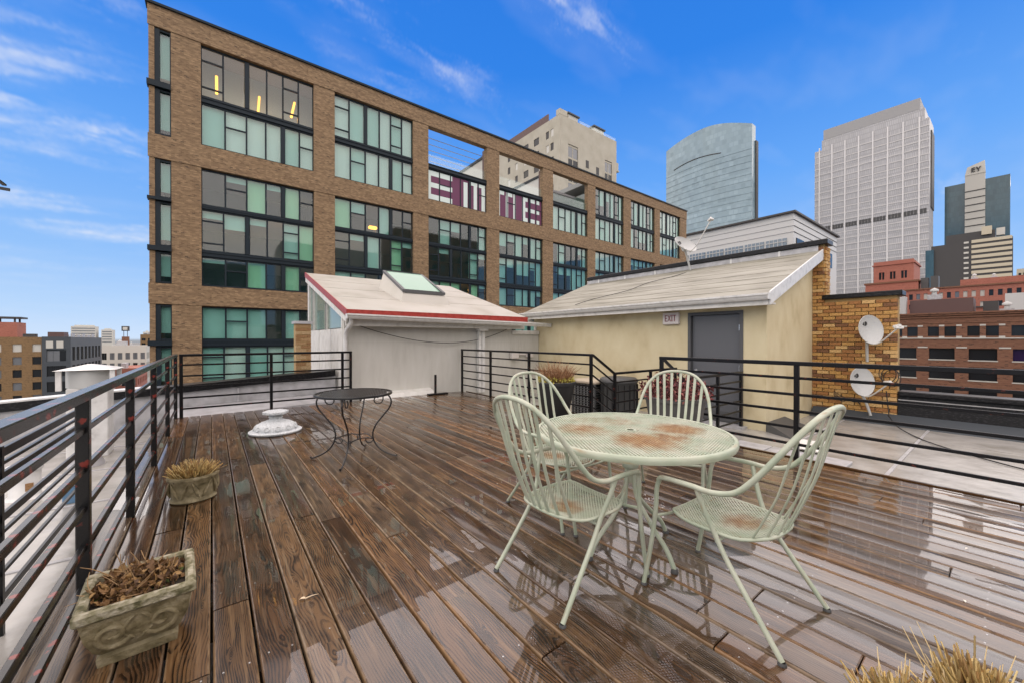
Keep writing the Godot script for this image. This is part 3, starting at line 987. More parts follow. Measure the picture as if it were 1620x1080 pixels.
	for c in [[ke[0] - 0.02, ke[0] + 0.06], [ke[1] - 0.06, ke[1] + 0.02]]:
		base.hexa([P(c[0], ky[0] - 0.049, kn[0] - 0.03), P(c[1], ky[0] - 0.049, kn[0] - 0.03), P(c[1], ky[1] - 0.049, kn[1]), P(c[0], ky[1] - 0.049, kn[1]), P(c[0], ky[0] + 0.02, kn[0] - 0.03), P(c[1], ky[0] + 0.02, kn[0] - 0.03), P(c[1], ky[1] + 0.02, kn[1]), P(c[0], ky[1] + 0.02, kn[1])])
	base.box2(P(ke[0] + 0.061, ky[0] - 0.06, kn[0] - 0.03), P(ke[1] - 0.061, ky[0] + 0.03, kn[0] + 0.03))
	base.box2(P(ke[0] + 0.061, ky[1] - 0.06, kn[1] - 0.06), P(ke[1] - 0.061, ky[1] + 0.02, kn[1]))
	part(k, "frame", base, M.door_frame)
	var gl := MB.new()
	gl.hexa([P(ke[0] + 0.062, ky[0] - 0.02, kn[0] + 0.02), P(ke[1] - 0.062, ky[0] - 0.02, kn[0] + 0.02), P(ke[1] - 0.062, ky[1] - 0.03, kn[1] - 0.062), P(ke[0] + 0.062, ky[1] - 0.03, kn[1] - 0.062), P(ke[0] + 0.062, ky[0] + 0.005, kn[0] + 0.02), P(ke[1] - 0.062, ky[0] + 0.005, kn[0] + 0.02), P(ke[1] - 0.062, ky[1] - 0.005, kn[1] - 0.062), P(ke[0] + 0.062, ky[1] - 0.005, kn[1] - 0.062)])
	part(k, "glass", gl, M.skylight_glass)
	# cable slung along the wall
	var cb := MB.new()
	var cp := []
	for i in 25:
		var t := i / 24.0
		cp.append(P(lerpf(2.35, 6.6, t), 1.62 - 0.42 * 4.0 * t * (1.0 - t) * (0.85 + 0.3 * t), 8.60))
	cb.tube(cp, 0.008, 5)
	tag(part(self, "slack_cable", cb, M.cable_black), "thin black cable sagging across the grey shed wall", "cable")
	# brick chimney stub behind the railing
	brick_stack("brick_chimney", "short tan brick chimney beside the white shed wall", 1.44, 1.74, 9.52, 9.85, ROOF, 1.62, "tan_brick_", 3)

func gutter(o: Node, a: Vector3, b: Vector3, outward: Vector3) -> void:
	# ogee gutter: section extruded from a to b; outward = direction away from the wall
	var sec := [Vector2(0, 0.0), Vector2(0, -0.10), Vector2(0.07, -0.105), Vector2(0.095, -0.075), Vector2(0.11, -0.045), Vector2(0.13, -0.03), Vector2(0.13, 0.0), Vector2(0.118, 0.0), Vector2(0.118, -0.022), Vector2(0.10, -0.035), Vector2(0.08, -0.07), Vector2(0.012, -0.09), Vector2(0.012, 0.0)]
	var m := MB.new()
	var k := sec.size()
	for i in k:
		var p: Vector2 = sec[i]
		var q: Vector2 = sec[(i + 1) % k]
		var u := outward * p.x + Vector3(0, p.y, 0)
		var w := outward * q.x + Vector3(0, q.y, 0)
		m.quad(a + u, a + w, b + w, b + u)
	for e in [a, b]:
		var c := MB.new()
		m.box(e + outward * 0.06 + Vector3(0, -0.055, 0), Vector3(0.012, 0.1, 0.118) if absf(outward.z) > 0.5 else Vector3(0.118, 0.1, 0.012))
	part(o, "gutter", m, M.white_metal)

# free-standing brick block with each brick a piece of its own
func brick_stack(called: String, label: String, e0: float, e1: float, n0: float, n1: float, y0: float, y1: float, mats: String, kinds: int) -> void:
	var s := thing(called, label, "chimney", P((e0 + e1) / 2, y0, (n0 + n1) / 2))
	slab(s, "mortar_core", P((e0 + e1) / 2, (y0 + y1) / 2, (n0 + n1) / 2), Vector3(e1 - e0 - 0.016, y1 - y0, n1 - n0 - 0.016), M.mortar)
	var y := y0 + 0.004
	var row := 0
	while y + 0.065 < y1:
		var x := e0 - (0.1 if row % 2 else 0.0)
		while x < e1 - 0.02:
			var a := maxf(x, e0)
			var b := minf(x + 0.195, e1)
			if b - a > 0.03:
				slab(s, "brick", P((a + b) / 2, y + 0.0325, n0 + 0.045 + rng.randf_range(-0.004, 0.004)), Vector3(b - a - 0.004, 0.063, 0.09), M[mats + str(rng.randi() % kinds)])
			x += 0.205
		y += 0.075
		row += 1
	slab(s, "cap", P((e0 + e1) / 2, y1 + 0.03, (n0 + n1) / 2), Vector3(e1 - e0 + 0.06, 0.06, n1 - n0 + 0.06), M.flashing)

# ---------------------------------------------------------------- yellow stair house, door, brick party wall
func build_stair_house() -> void:
	var ew := 7.76
	var eb := 10.3
	var n0 := 2.68
	var n1 := 8.95
	var h := thing("stair_house", "yellow stucco stair house with grey lean-to roof and door", "building", P(9, ROOF, 5.8))
	var dn0 := 3.12
	var dn1 := 4.05
	var dtop := 1.76
	var w := MB.new()
	w.box2(P(ew, ROOF, n0), P(ew + 0.2, 2.06, dn0 - 0.06))
	w.box2(P(ew, ROOF, dn1 + 0.06), P(ew + 0.2, 2.06, n1))
	w.box2(P(ew, dtop + 0.06, dn0 - 0.06), P(ew + 0.2, 2.06, dn1 + 0.06))
	part(h, "west_wall", w, M.yellow_stucco)
	var ey := 2.06
	var ee := 7.40
	var ry := func(e: float) -> float: return ey + (e - ee) * 0.385
	for q in [[n0 + 0.002, n0 + 0.2], [n1 - 0.2, n1 - 0.002]]:
		var sw := MB.new()
		sw.hexa([P(ew + 0.2, ROOF, q[0]), P(eb, ROOF, q[0]), P(eb, ROOF, q[1]), P(ew + 0.2, ROOF, q[1]), P(ew + 0.2, ry.call(ew + 0.2) - 0.14, q[0]), P(eb, ry.call(eb) - 0.14, q[0]), P(eb, ry.call(eb) - 0.14, q[1]), P(ew + 0.2, ry.call(ew + 0.2) - 0.14, q[1])])
		part(h, "end_wall", sw, M.yellow_stucco)
	# roof slab with rake boards
	var r := MB.new()
	var ra := n0 - 0.16
	var rb := n1 + 0.1
	r.hexa([P(ee, ry.call(ee) - 0.13, ra), P(eb - 0.01, ry.call(eb) - 0.13, ra), P(eb - 0.01, ry.call(eb) - 0.13, rb), P(ee, ry.call(ee) - 0.13, rb), P(ee, ry.call(ee), ra), P(eb - 0.01, ry.call(eb), ra), P(eb - 0.01, ry.call(eb), rb), P(ee, ry.call(ee), rb)])
	var roof := part(h, "roof", r, M.grey_roofing)
	for k in 7:
		var e := ee + 0.28 + k * 0.39
		var sm := MB.new()
		sm.hexa([P(e, ry.call(e), ra + 0.01), P(e + 0.05, ry.call(e + 0.05), ra + 0.01), P(e + 0.05, ry.call(e + 0.05), rb - 0.01), P(e, ry.call(e), rb - 0.01), P(e, ry.call(e) + 0.008, ra + 0.01), P(e + 0.05, ry.call(e + 0.05) + 0.003, ra + 0.01), P(e + 0.05, ry.call(e + 0.05) + 0.003, rb - 0.01), P(e, ry.call(e) + 0.008, rb - 0.01)])
		part(roof, "lapped_seam", sm, M.grey_roofing)
	var rk := MB.new()
	rk.hexa([P(ee - 0.02, ry.call(ee) - 0.20, ra - 0.03), P(eb, ry.call(eb) - 0.20, ra - 0.03), P(eb, ry.call(eb) - 0.20, ra - 0.002), P(ee - 0.02, ry.call(ee) - 0.20, ra - 0.002), P(ee - 0.02, ry.call(ee) + 0.02, ra - 0.03), P(eb, ry.call(eb) + 0.02, ra - 0.03), P(eb, ry.call(eb) + 0.02, ra - 0.002), P(ee - 0.02, ry.call(ee) + 0.02, ra - 0.002)])
	part(roof, "rake_board", rk, M.white_metal)
	var sf := MB.new()
	sf.box2(P(ee + 0.02, 1.885, ra + 0.02), P(ew - 0.002, 1.915, rb - 0.02))
	part(roof, "soffit", sf, M.white_paint)
	var fa := MB.new()
	fa.box2(P(ee - 0.018, ey - 0.20, ra + 0.005), P(ee - 0.002, ey - 0.005, rb))
	part(roof, "eave_board", fa, M.white_paint)
	gutter(h, P(ee - 0.02, ey - 0.01, rb), P(ee - 0.02, ey - 0.01, ra - 0.03), Vector3(-1, 0, 0))
	var gd := MB.new()
	gd.tube(smooth([P(7.32, 1.95, 8.9), P(7.36, 1.86, 8.84), P(7.6, 1.78, 8.8), P(7.68, 1.7, 8.8), P(7.68, 1.45, 8.8)], 4), 0.04, 8)
	part(h, "downspout", gd, M.white_metal)
	# door
	var fr := MB.new()
	fr.box2(P(ew - 0.015, ROOF, dn0 - 0.06), P(ew + 0.16, dtop + 0.058, dn0)); fr.box2(P(ew - 0.015, ROOF, dn1), P(ew + 0.16, dtop + 0.058, dn1 + 0.06))
	fr.box2(P(ew - 0.015, dtop, dn0), P(ew + 0.16, dtop + 0.058, dn1))
	part(h, "door_frame", fr, M.door_frame)
	var dm := MB.new()
	dm.cbox(P(ew + 0.08, (ROOF + dtop) / 2 + 0.005, (dn0 + dn1) / 2), Vector3(0.045, dtop - ROOF - 0.02, dn1 - dn0 - 0.012), 0.003)
	var door := part(h, "door", dm, M.door_grey)
	var hm := MB.new()
	hm.tube([P(ew + 0.058, 0.66, dn1 - 0.08), P(ew + 0.045, 0.66, dn1 - 0.08)], 0.035, 14)
	hm.tube([P(ew + 0.05, 0.66, dn1 - 0.08), P(ew + 0.0, 0.66, dn1 - 0.08)], 0.012, 10)
	hm.tube([P(ew + 0.0, 0.66, dn1 - 0.085), P(ew - 0.002, 0.655, dn1 - 0.20)], 0.012, 10)
	part(door, "handle", hm, M.steel)
	for y in [0.0, 0.75, 1.5]:
		slab(door, "hinge", P(ew + 0.052, y, dn0 + 0.02), Vector3(0.02, 0.11, 0.03), M.steel)
	slab(door, "kick_plate", P(ew + 0.055, ROOF + 0.14, (dn0 + dn1) / 2), Vector3(0.006, 0.2, 0.8), M.door_frame)
	slab(h, "threshold", P(ew - 0.1, ROOF + 0.02, (dn0 + dn1) / 2), Vector3(0.25, 0.04, 1.2), M.flashing)
	# flashing at the foot of the wall
	var ft := MB.new()
	ft.hexa([P(ew - 0.30, ROOF, 2.2), P(ew + 0.9, ROOF, 2.2), P(ew + 0.9, ROOF, n0), P(ew - 0.02, ROOF, n0), P(ew - 0.25, ROOF + 0.02, 2.25), P(ew + 0.9, ROOF + 0.02, 2.25), P(ew + 0.9, ROOF + 0.16, n0), P(ew - 0.01, ROOF + 0.16, n0)])
	part(h, "foot_flashing", ft, M.ac_grey)
	# exit sign
	var xs := thing("exit_sign", "small white exit sign with red letters above the door", "sign", P(ew - 0.05, 1.58, 4.46))
	var bx := MB.new()
	bx.cbox(P(ew - 0.04, 1.72, 4.46), Vector3(0.075, 0.25, 0.36), 0.012)
	part(xs, "case", bx, M.sign_white)
	var tm := TextMesh.new()
	var sfont := SystemFont.new()
	sfont.font_names = PackedStringArray(["Droid Sans"])
	tm.font = sfont
	tm.text = "EXIT"
	tm.font_size = 64
	tm.pixel_size = 0.0026
	tm.depth = 0.008
	var to := MeshInstance3D.new()
	to.name = "lettering"
	to.mesh = tm
	to.material_override = M.sign_red
	xs.add_child(to)
	to.position = P(ew - 0.081, 1.72, 4.46) - xs.position
	to.rotation.y = -PI / 2
	to.scale = Vector3(0.82, 1.1, 1.0)
	# party wall of yellow brick on the east side
	var bwall := thing("brick_party_wall", "golden brick party wall behind the satellite dishes, with black coping", "wall", P(10.4, ROOF, 4))
	slab(bwall, "mortar_core", P(eb + 0.17, (ROOF + 2.12) / 2, 1.92), Vector3(0.27, 2.12 - ROOF, 1.10), M.mortar)
	slab(bwall, "mortar_core", P(eb + 0.17, (ROOF + 3.3) / 2, 5.74), Vector3(0.27, 3.3 - ROOF, 6.50), M.mortar)
	var rows := int((3.3 - ROOF) / 0.075)
	for j in rows:
		var y := ROOF + 0.004 + j * 0.075
		var low := y + 0.07 < 2.12
		var x := 1.36 - (0.1 if j % 2 else 0.0)
		var lim := n0 + 0.001
		if y + 0.07 > ry.call(eb) - 0.15: lim = n0 + 0.3
		while x < lim - 0.02:
			var a := maxf(x, 1.36)
			var b := minf(x + 0.197, lim)
			if not low: a = maxf(a, 2.48)
			if b - a > 0.03:
				var rr := rng.randf()
				var kind := rng.randi() % 5
				if rr < 0.14: kind = 5
				elif rr < 0.3: kind = 3
				slab(bwall, "brick", P(eb + 0.05 + rng.randf_range(-0.007, 0.004), y + 0.0325, (a + b) / 2), Vector3(0.11, 0.064 + rng.randf_range(-0.004, 0.003), b - a - 0.006), M["yellow_brick_%d" % kind])
			x += 0.207
		# quoin faces of the high part, seen from the south
		if not low:
			var c := eb + 0.0
			for q in 2:
				slab(bwall, "brick", P(eb + 0.115 + q * 0.155 + (0.03 if j % 2 else 0.0), y + 0.0325, 2.475), Vector3(0.145, 0.064, 0.03), M["yellow_brick_%d" % (rng.randi() % 5)])
	var cp := MB.new()
	cp.cbox(P(eb + 0.17, 2.165, 1.90), Vector3(0.42, 0.10, 1.22), 0.012)
	part(bwall, "coping", cp, M.tar)
	var c2 := MB.new()
	c2.cbox(P(eb + 0.15, 3.35, 5.72), Vector3(0.42, 0.11, 6.62), 0.012)
	part(bwall, "coping", c2, M.tar)
	var fl := MB.new()
	fl.box2(P(eb - 0.014, ry.call(eb) - 0.02, n0 - 0.1), P(eb - 0.002, 3.29, n1 + 0.1))
	part(bwall, "flashing", fl, M.flashing)
	for k in 6:
		slab(bwall, "flashing_lap", P(eb - 0.018, 3.23, 3.3 + k * 1.05), Vector3(0.008, 0.13, 0.04), M.white_metal)
	# black tarred parapet further south, its foot strip
	var bp := thing("tarred_parapet", "low shiny black tarred parapet beside the golden brick wall", "parapet", P(10.5, ROOF, -4))
	var b1 := MB.new()
	b1.hexa([P(eb + 0.0, ROOF, -14), P(eb + 0.3, ROOF, -14), P(eb + 0.3, ROOF, 1.355), P(eb, ROOF, 1.355), P(eb + 0.06, 0.22, -14), P(eb + 0.3, 0.22, -14), P(eb + 0.3, 0.22, 1.355), P(eb + 0.06, 0.22, 1.355)])
	part(bp, "wall", b1, M.tar)
	var b2 := MB.new()
	b2.cbox(P(eb + 0.17, 0.265, -6.33), Vector3(0.40, 0.09, 15.36), 0.015)
	part(bp, "coping", b2, M.tar)
	var b3 := MB.new()
	b3.box2(P(eb + 0.01, 0.14, -14), P(eb + 0.05, 0.155, 1.35))
	part(bp, "drip_edge", b3, M.flashing)
	var fs := MB.new()
	fs.hexa([P(eb - 0.22, ROOF, -14), P(eb, ROOF, -14), P(eb, ROOF, n0 - 0.02), P(eb - 0.22, ROOF, n0 - 0.02), P(eb - 0.2, ROOF + 0.05, -14), P(eb, ROOF + 0.2, -14), P(eb, ROOF + 0.2, n0 - 0.02), P(eb - 0.2, ROOF + 0.05, n0 - 0.02)])
	part(bp, "cant_strip", fs, M.slate_paint)

# ---------------------------------------------------------------- green garden furniture
const GREEN_A := Color(0.46, 0.48, 0.385)
const GREEN_B := Color(0.33, 0.39, 0.29)
const RUST_A := Color(0.34, 0.17, 0.05)
const RUST_B := Color(0.20, 0.085, 0.022)
var paint_noise := FastNoiseLite.new()

# paint colour at a spot; spots: [x, z, radius, strength] where rust has broken through
func paint(p: Vector3, spots: Array) -> Color:
	var c := GREEN_A.lerp(GREEN_B, clampf(paint_noise.get_noise_3d(p.x * 6.0, p.y * 6.0, p.z * 6.0) + 0.5, 0, 1))
	var w := paint_noise.get_noise_3d(p.x * 14.0 + 50.0, p.y * 14.0, p.z * 14.0)
	var r := 0.0
	for s in spots:
		var d: float = Vector2(p.x - s[0], p.z - s[1]).length() / s[2]
		r = maxf(r, s[3] * (1.15 - d * d))
	r = clampf((r + w * 0.45) * 1.25 - 0.2, 0.0, 1.0)
	var fleck := paint_noise.get_noise_3d(p.x * 60.0, p.y * 60.0 + 9.0, p.z * 60.0)
	r = maxf(r, smoothstep(0.38, 0.6, fleck) * 0.55)
	c = c * (1.0 + 0.14 * paint_noise.get_noise_3d(p.x * 30.0 + 5.0, p.y * 30.0, p.z * 30.0))
	return c.lerp(RUST_A.lerp(RUST_B, clampf(w + 0.4, 0, 1)), r * 0.92)

func recolour(m: MB, spots := []) -> void:
	m.tinted = true
	for i in m.v.size(): m.cc[i] = paint(m.v[i], spots)

# woven sheet: two families of thin wires over the outline; outline(p) says inside, height(p) gives y
func woven(step: float, wire: float, thick: float, half: float, inside: Callable, height: Callable, seg: float, angle: float) -> MB:
	var m := MB.new()
	for fam in 2:
		var a := angle + fam * PI / 2
		var d := Vector2(cos(a), sin(a))
		var q := Vector2(-d.y, d.x)
		var k := -half
		while k <= half:
			var run := []
			var t := -half
			while t <= half + seg:
				var p := q * k + d * t
				if inside.call(p): run.append(Vector3(p.x, height.call(p) + (thick * 0.5 if fam else 0.0), p.y))
				elif run.size() > 0:
					if run.size() > 1: m.strip(run, wire, thick, Vector3(q.x, 0, q.y))
					run = []
				t += seg
			if run.size() > 1: m.strip(run, wire, thick, Vector3(q.x, 0, q.y))
			k += step
	return m

func chair_model() -> Node3D:
	var o := Node3D.new()
	o.name = "dining_chair"
	add_child(o)
	var seat_h := 0.405
	# seat outline: rounded, wider in front; z = -forward
	var outline := []
	for k in 40:
		var a := TAU * k / 40
		var ca := cos(a)
		var sa := sin(a)
		var x := signf(ca) * pow(absf(ca), 0.62) * (0.225 + 0.022 * sa)
		var f := signf(sa) * pow(absf(sa), 0.72) * 0.235
		outline.append(Vector2(x, -f))
	var pk := PackedVector2Array(outline)
	var hgt := func(p: Vector2) -> float:
		var f := -p.y
		return seat_h - 0.022 * (1.0 - pow(absf(p.x) / 0.23, 2.0)) * (1.0 - pow(absf(p.y) / 0.25, 2.0)) + 0.012 * smoothstep(0.05, 0.22, f) - 0.03 * smoothstep(0.19, 0.24, f) * (1.0 - pow(absf(p.x) / 0.25, 2.0)) + 0.02 * smoothstep(-0.1, -0.23, f)
	var spots := [[0.02, 0.05, 0.11, 0.75], [-0.03, 0.02, 0.07, 0.5]]
	var sheet := woven(0.0135, 0.0050, 0.0018, 0.34, func(p): return Geometry2D.is_point_in_polygon(p, pk), hgt, 0.022, PI / 4)
	recolour(sheet, spots)
	part(o, "mesh_seat", sheet, M.green_paint, true)
	var rim := MB.new()
	var rp := []
	for p in outline: rp.append(Vector3(p.x, hgt.call(p) - 0.004, p.y))
	rim.tube(rp, 0.008, 8, false, true)
	recolour(rim)
	part(o, "seat_rim", rim, M.green_paint, true)
	# bow: arm - hoop - arm in one tube
	var half := [Vector3(0.272, 0.575, -0.225), Vector3(0.285, 0.598, -0.19), Vector3(0.292, 0.605, -0.05), Vector3(0.292, 0.603, 0.05), Vector3(0.288, 0.63, 0.145), Vector3(0.278, 0.70, 0.215), Vector3(0.262, 0.79, 0.28), Vector3(0.225, 0.89, 0.345), Vector3(0.155, 0.965, 0.393), Vector3(0.06, 0.997, 0.413)]
	var bowpts := []
	for p in half: bowpts.append(p)
	for i in range(half.size() - 1, -1, -1): bowpts.append(Vector3(-half[i].x, half[i].y, half[i].z))
	bowpts = smooth(bowpts, 5)
	var bow := MB.new()
	bow.tube(bowpts, 0.0125, 10)
	recolour(bow)
	part(o, "bow_back", bow, M.green_paint, true)
	# slats from the bow to the rear of the seat
	for k in 8:
		var x := -0.195 + 0.39 * k / 7.0
		var best := Vector3.ZERO
		var bd := 9.0
		for p in bowpts:
			if p.y > 0.72 and absf(p.x - x * 1.12) < bd:
				bd = absf(p.x - x * 1.12); best = p
		var xb := x * 0.86
		var low := Vector2(xb, 0.0)
		for p in outline:
			if p.y > 0.05 and absf(p.x - xb) < absf(low.x - xb) + 0.012 and p.y > low.y: low = p
		var zb := 0.232 - 0.10 * pow(absf(xb) / 0.2, 2.4)
		var b := Vector3(xb, seat_h + 0.004, zb)
		var mid := best.lerp(b, 0.5) + Vector3(0, -0.02, 0.012)
		var sl := MB.new()
		sl.strip(smooth([best, best.lerp(b, 0.25) + Vector3(0, 0, 0.008), mid, b.lerp(best, 0.22) + Vector3(0, 0, 0.012), b], 3), 0.021, 0.005, Vector3.RIGHT)
		recolour(sl)
		part(o, "slat", sl, M.green_paint, true)
	for s in [-1.0, 1.0]:
		var fl := MB.new()
		fl.tube(smooth([Vector3(0.272 * s, 0.582, -0.219), Vector3(0.268 * s, 0.53, -0.238), Vector3(0.262 * s, 0.40, -0.25), Vector3(0.262 * s, 0.2, -0.28), Vector3(0.266 * s, 0.012, -0.315)], 4), 0.0115, 10)
		recolour(fl)
		var leg := part(o, "front_leg", fl, M.green_paint, true)
		var g1 := MB.new()
		g1.lathe([Vector2(0.0, 0.0), Vector2(0.0165, 0.0), Vector2(0.0165, 0.006), Vector2(0.012, 0.013)], Vector3(0.266 * s, 0, -0.315), 12)
		part(leg, "glide", g1, M.ac_grey, true)
		var rl := MB.new()
		rl.tube(smooth([Vector3(0.287 * s, 0.595, -0.02), Vector3(0.272 * s, 0.52, 0.0), Vector3(0.247 * s, 0.40, 0.045), Vector3(0.245 * s, 0.30, 0.10), Vector3(0.253 * s, 0.15, 0.21), Vector3(0.262 * s, 0.012, 0.315)], 4), 0.0115, 10)
		recolour(rl)
		var leg2 := part(o, "rear_leg", rl, M.green_paint, true)
		var g2 := MB.new()
		g2.lathe([Vector2(0.0, 0.0), Vector2(0.0165, 0.0), Vector2(0.0165, 0.006), Vector2(0.012, 0.013)], Vector3(0.262 * s, 0, 0.315), 12)
		part(leg2, "glide", g2, M.ac_grey, true)
	# rail under the seat that ties the legs together
	var tie := MB.new()
	tie.tube(smooth([Vector3(-0.258, 0.385, -0.25), Vector3(-0.15, 0.372, -0.238), Vector3(0, 0.37, -0.232), Vector3(0.15, 0.372, -0.238), Vector3(0.258, 0.385, -0.25)], 4), 0.008, 8)
	tie.tube([Vector3(-0.247, 0.372, 0.05), Vector3(0, 0.36, 0.05), Vector3(0.247, 0.372, 0.05)], 0.007, 8)
	recolour(tie)
	part(o, "seat_support", tie, M.green_paint, true)
	return o

func build_dining_set() -> void:
	paint_noise = fnoise(201, 0.9, 3)
	var tc := P(2.06, 0, 1.46)
	# table
	var t := thing("dining_table", "round pale green mesh table with rust patches on top", "table", tc)
	var R := 0.575
	var spots := [[-0.20, -0.20, 0.19, 0.7], [-0.14, 0.20, 0.22, 1.0], [0.02, 0.24, 0.16, 0.8], [0.26, 0.16, 0.19, 1.0], [0.16, -0.22, 0.18, 0.42], [0.02, -0.38, 0.14, 0.4]]
	var top := woven(0.0185, 0.0070, 0.002, R, func(p): return p.length() < R and p.length() > 0.027, func(p): return 0.716, 0.03, 0.55)
	recolour(top, spots)
	part(t, "mesh_top", top, M.green_paint, true)
	var rim := MB.new()
	rim.lathe([Vector2(R - 0.004, 0.685), Vector2(R + 0.008, 0.685), Vector2(R + 0.012, 0.70), Vector2(R + 0.009, 0.717), Vector2(R, 0.723), Vector2(R - 0.012, 0.721), Vector2(R - 0.012, 0.714)], Vector3.ZERO, 72)
	recolour(rim)
	part(t, "rim", rim, M.green_paint, true)
	var ring := MB.new()
	ring.lathe([Vector2(0.022, 0.712), Vector2(0.034, 0.712), Vector2(0.034, 0.722), Vector2(0.022, 0.722)], Vector3.ZERO, 24)
	recolour(ring)
	part(t, "umbrella_ring", ring, M.green_paint, true)
	for k in 4:
		var a := 0.15 + k * PI / 2
		var d := Vector3(cos(a), 0, sin(a))
		var lg := MB.new()
		var pts := [d * 0.40 + Vector3(0, 0.705, 0), d * 0.25 + Vector3(0, 0.685, 0), d * 0.09 + Vector3(0, 0.63, 0), d * 0.034 + Vector3(0, 0.56, 0), d * 0.032 + Vector3(0, 0.42, 0), d * 0.06 + Vector3(0, 0.31, 0), d * 0.16 + Vector3(0, 0.20, 0), d * 0.27 + Vector3(0, 0.10, 0), d * 0.325 + Vector3(0, 0.012, 0)]
		lg.tube(smooth(pts, 5), 0.0135, 10)
		recolour(lg)
		var leg := part(t, "leg", lg, M.green_paint, true)
		var g := MB.new()
		g.lathe([Vector2(0.0, 0.0), Vector2(0.02, 0.0), Vector2(0.02, 0.01), Vector2(0.013, 0.024)], d * 0.325, 12)
		part(leg, "glide", g, M.ac_grey, true)
	var col := MB.new()
	col.lathe([Vector2(0.024, 0.40), Vector2(0.024, 0.60)], Vector3.ZERO, 16)
	col.lathe([Vector2(0.046, 0.49), Vector2(0.05, 0.495), Vector2(0.05, 0.515), Vector2(0.046, 0.52)], Vector3.ZERO, 20)
	recolour(col)
	part(t, "centre_tube", col, M.green_paint, true)
	# chairs: [east, north, heading in degrees; 0 faces north]
	var model := chair_model()
	var spec := [[1.555, 1.485, -91.0, "pale green hoop backed garden chair turned away from the railing planters, rusty seat"], [2.045, 0.86, -2.0, "pale green garden chair with its back to the clump of straw"], [2.10, 2.12, 178.0, "pale green garden chair standing in front of the pot of brown grass"], [2.88, 1.68, 112.0, "pale green garden chair standing in front of the pot of red leaves"]]
	for k in 4:
		var c: Node3D = model if k == 0 else model.duplicate()
		c.name = numbered(self, "dining_chair")
		if k > 0: add_child(c)
		c.position = P(spec[k][0], 0.0, spec[k][1])
		c.rotation.y = deg_to_rad(spec[k][2])
		tag(c, spec[k][3], "chair", "pale green garden chairs")

func build_bistro_table() -> void:
	var c := P(1.22, 0, 4.38)
	var t := thing("bistro_table", "small round black wrought iron table with scrolled legs", "table", c)
	var R := 0.385
	var top := woven(0.0165, 0.0075, 0.002, R, func(p): return p.length() < R, func(p): return 0.706, 0.06, 0.35)
	part(t, "mesh_top", top, M.black_iron, true)
	var rim := MB.new()
	rim.lathe([Vector2(R - 0.003, 0.688), Vector2(R + 0.01, 0.688), Vector2(R + 0.012, 0.70), Vector2(R + 0.008, 0.711), Vector2(R - 0.008, 0.711)], Vector3.ZERO, 60)
	part(t, "rim", rim, M.black_iron, true)
	for k in 4:
		var a := deg_to_rad(32.0) + k * PI / 2
		var d := Vector3(cos(a), 0, sin(a))
		var lg := MB.new()
		var pr := [[0.33, 0.70], [0.375, 0.66], [0.392, 0.60], [0.365, 0.53], [0.30, 0.45], [0.225, 0.35], [0.195, 0.25], [0.225, 0.15], [0.30, 0.07], [0.40, 0.022], [0.445, 0.012], [0.452, 0.03]]
		var pts := []
		for q in pr: pts.append(d * q[0] + Vector3(0, q[1], 0))
		lg.tube(smooth(pts, 4), 0.0085, 8)
		part(t, "leg", lg, M.black_iron, true)
		# scroll under the top and scroll near the foot, both turning in the plane of the leg
		var s1 := MB.new()
		var sp := []
		for i in 34:
			var u := i / 33.0
			var an := -0.3 + u * 5.6
			var rr := 0.062 * (1.0 - 0.72 * u)
			sp.append(d * (0.245 + cos(an) * rr) + Vector3(0, 0.632 - sin(an) * rr, 0))
		sp.push_front(d * 0.31 + Vector3(0, 0.69, 0))
		s1.tube(sp, 0.0065, 6)
		part(t, "scroll", s1, M.black_iron, true)
		var s2 := MB.new()
		var sq := []
		for i in 28:
			var u := i / 27.0
			var an := 0.2 + u * 5.2
			var rr := 0.047 * (1.0 - 0.7 * u)
			sq.append(d * (0.15 + cos(an) * rr) + Vector3(0, 0.20 - sin(an) * rr, 0))
		s2.tube(sq, 0.006, 6)
		part(t, "scroll", s2, M.black_iron, true)
		var d2 := Vector3(cos(a + PI / 2), 0, sin(a + PI / 2))
		var br := MB.new()
		var bp := []
		for i in 11:
			var u := i / 10.0
			var dd := (d * (1.0 - u) + d2 * u)
			bp.append(dd * 0.2 + Vector3(0, 0.205 + 0.03 * sin(u * PI), 0))
		br.tube(bp, 0.006, 6)
		part(t, "brace", br, M.black_iron, true)
	# overturned bird bath foot
	var b := thing("stone_pedestal", "white weathered stone pedestal lying low on the deck boards", "pedestal", P(0.70, 0, 6.28))
	var m := MB.new()
	m.lathe([Vector2(0.0, 0.0), Vector2(0.30, 0.0), Vector2(0.32, 0.012), Vector2(0.322, 0.03), Vector2(0.30, 0.042), Vector2(0.262, 0.045), Vector2(0.262, 0.055), Vector2(0.255, 0.085), Vector2(0.23, 0.115), Vector2(0.18, 0.145), Vector2(0.12, 0.165), Vector2(0.085, 0.18), Vector2(0.075, 0.195), Vector2(0.088, 0.208), Vector2(0.088, 0.218), Vector2(0.075, 0.228), Vector2(0.075, 0.245)], Vector3.ZERO, 48)
	part(b, "foot", m, M.pale_stone, true)
	var hx := MB.new()
	hx.lathe([Vector2(0.10, 0.245), Vector2(0.155, 0.255), Vector2(0.16, 0.262), Vector2(0.16, 0.288), Vector2(0.152, 0.296), Vector2(0.0, 0.296)], Vector3.ZERO, 6, 1, 1, false)
	part(b, "plate", hx, M.pale_stone, true)
	for k in 12:
		var a := TAU * k / 12
		var r := MB.new()
		var rp := []
		for i in 12:
			var an := TAU * i / 12.0
			rp.append(Vector3(cos(a), 0, sin(a)) * (0.252 - 0.014 * sin(an)) + Vector3(-sin(a), 0, cos(a)) * cos(an) * 0.028 + Vector3(0, 0.085 + 0.026 * sin(an), 0))
		r.tube(rp, 0.007, 5, false, true)
		part(b, "rosette", r, M.pale_stone, true)

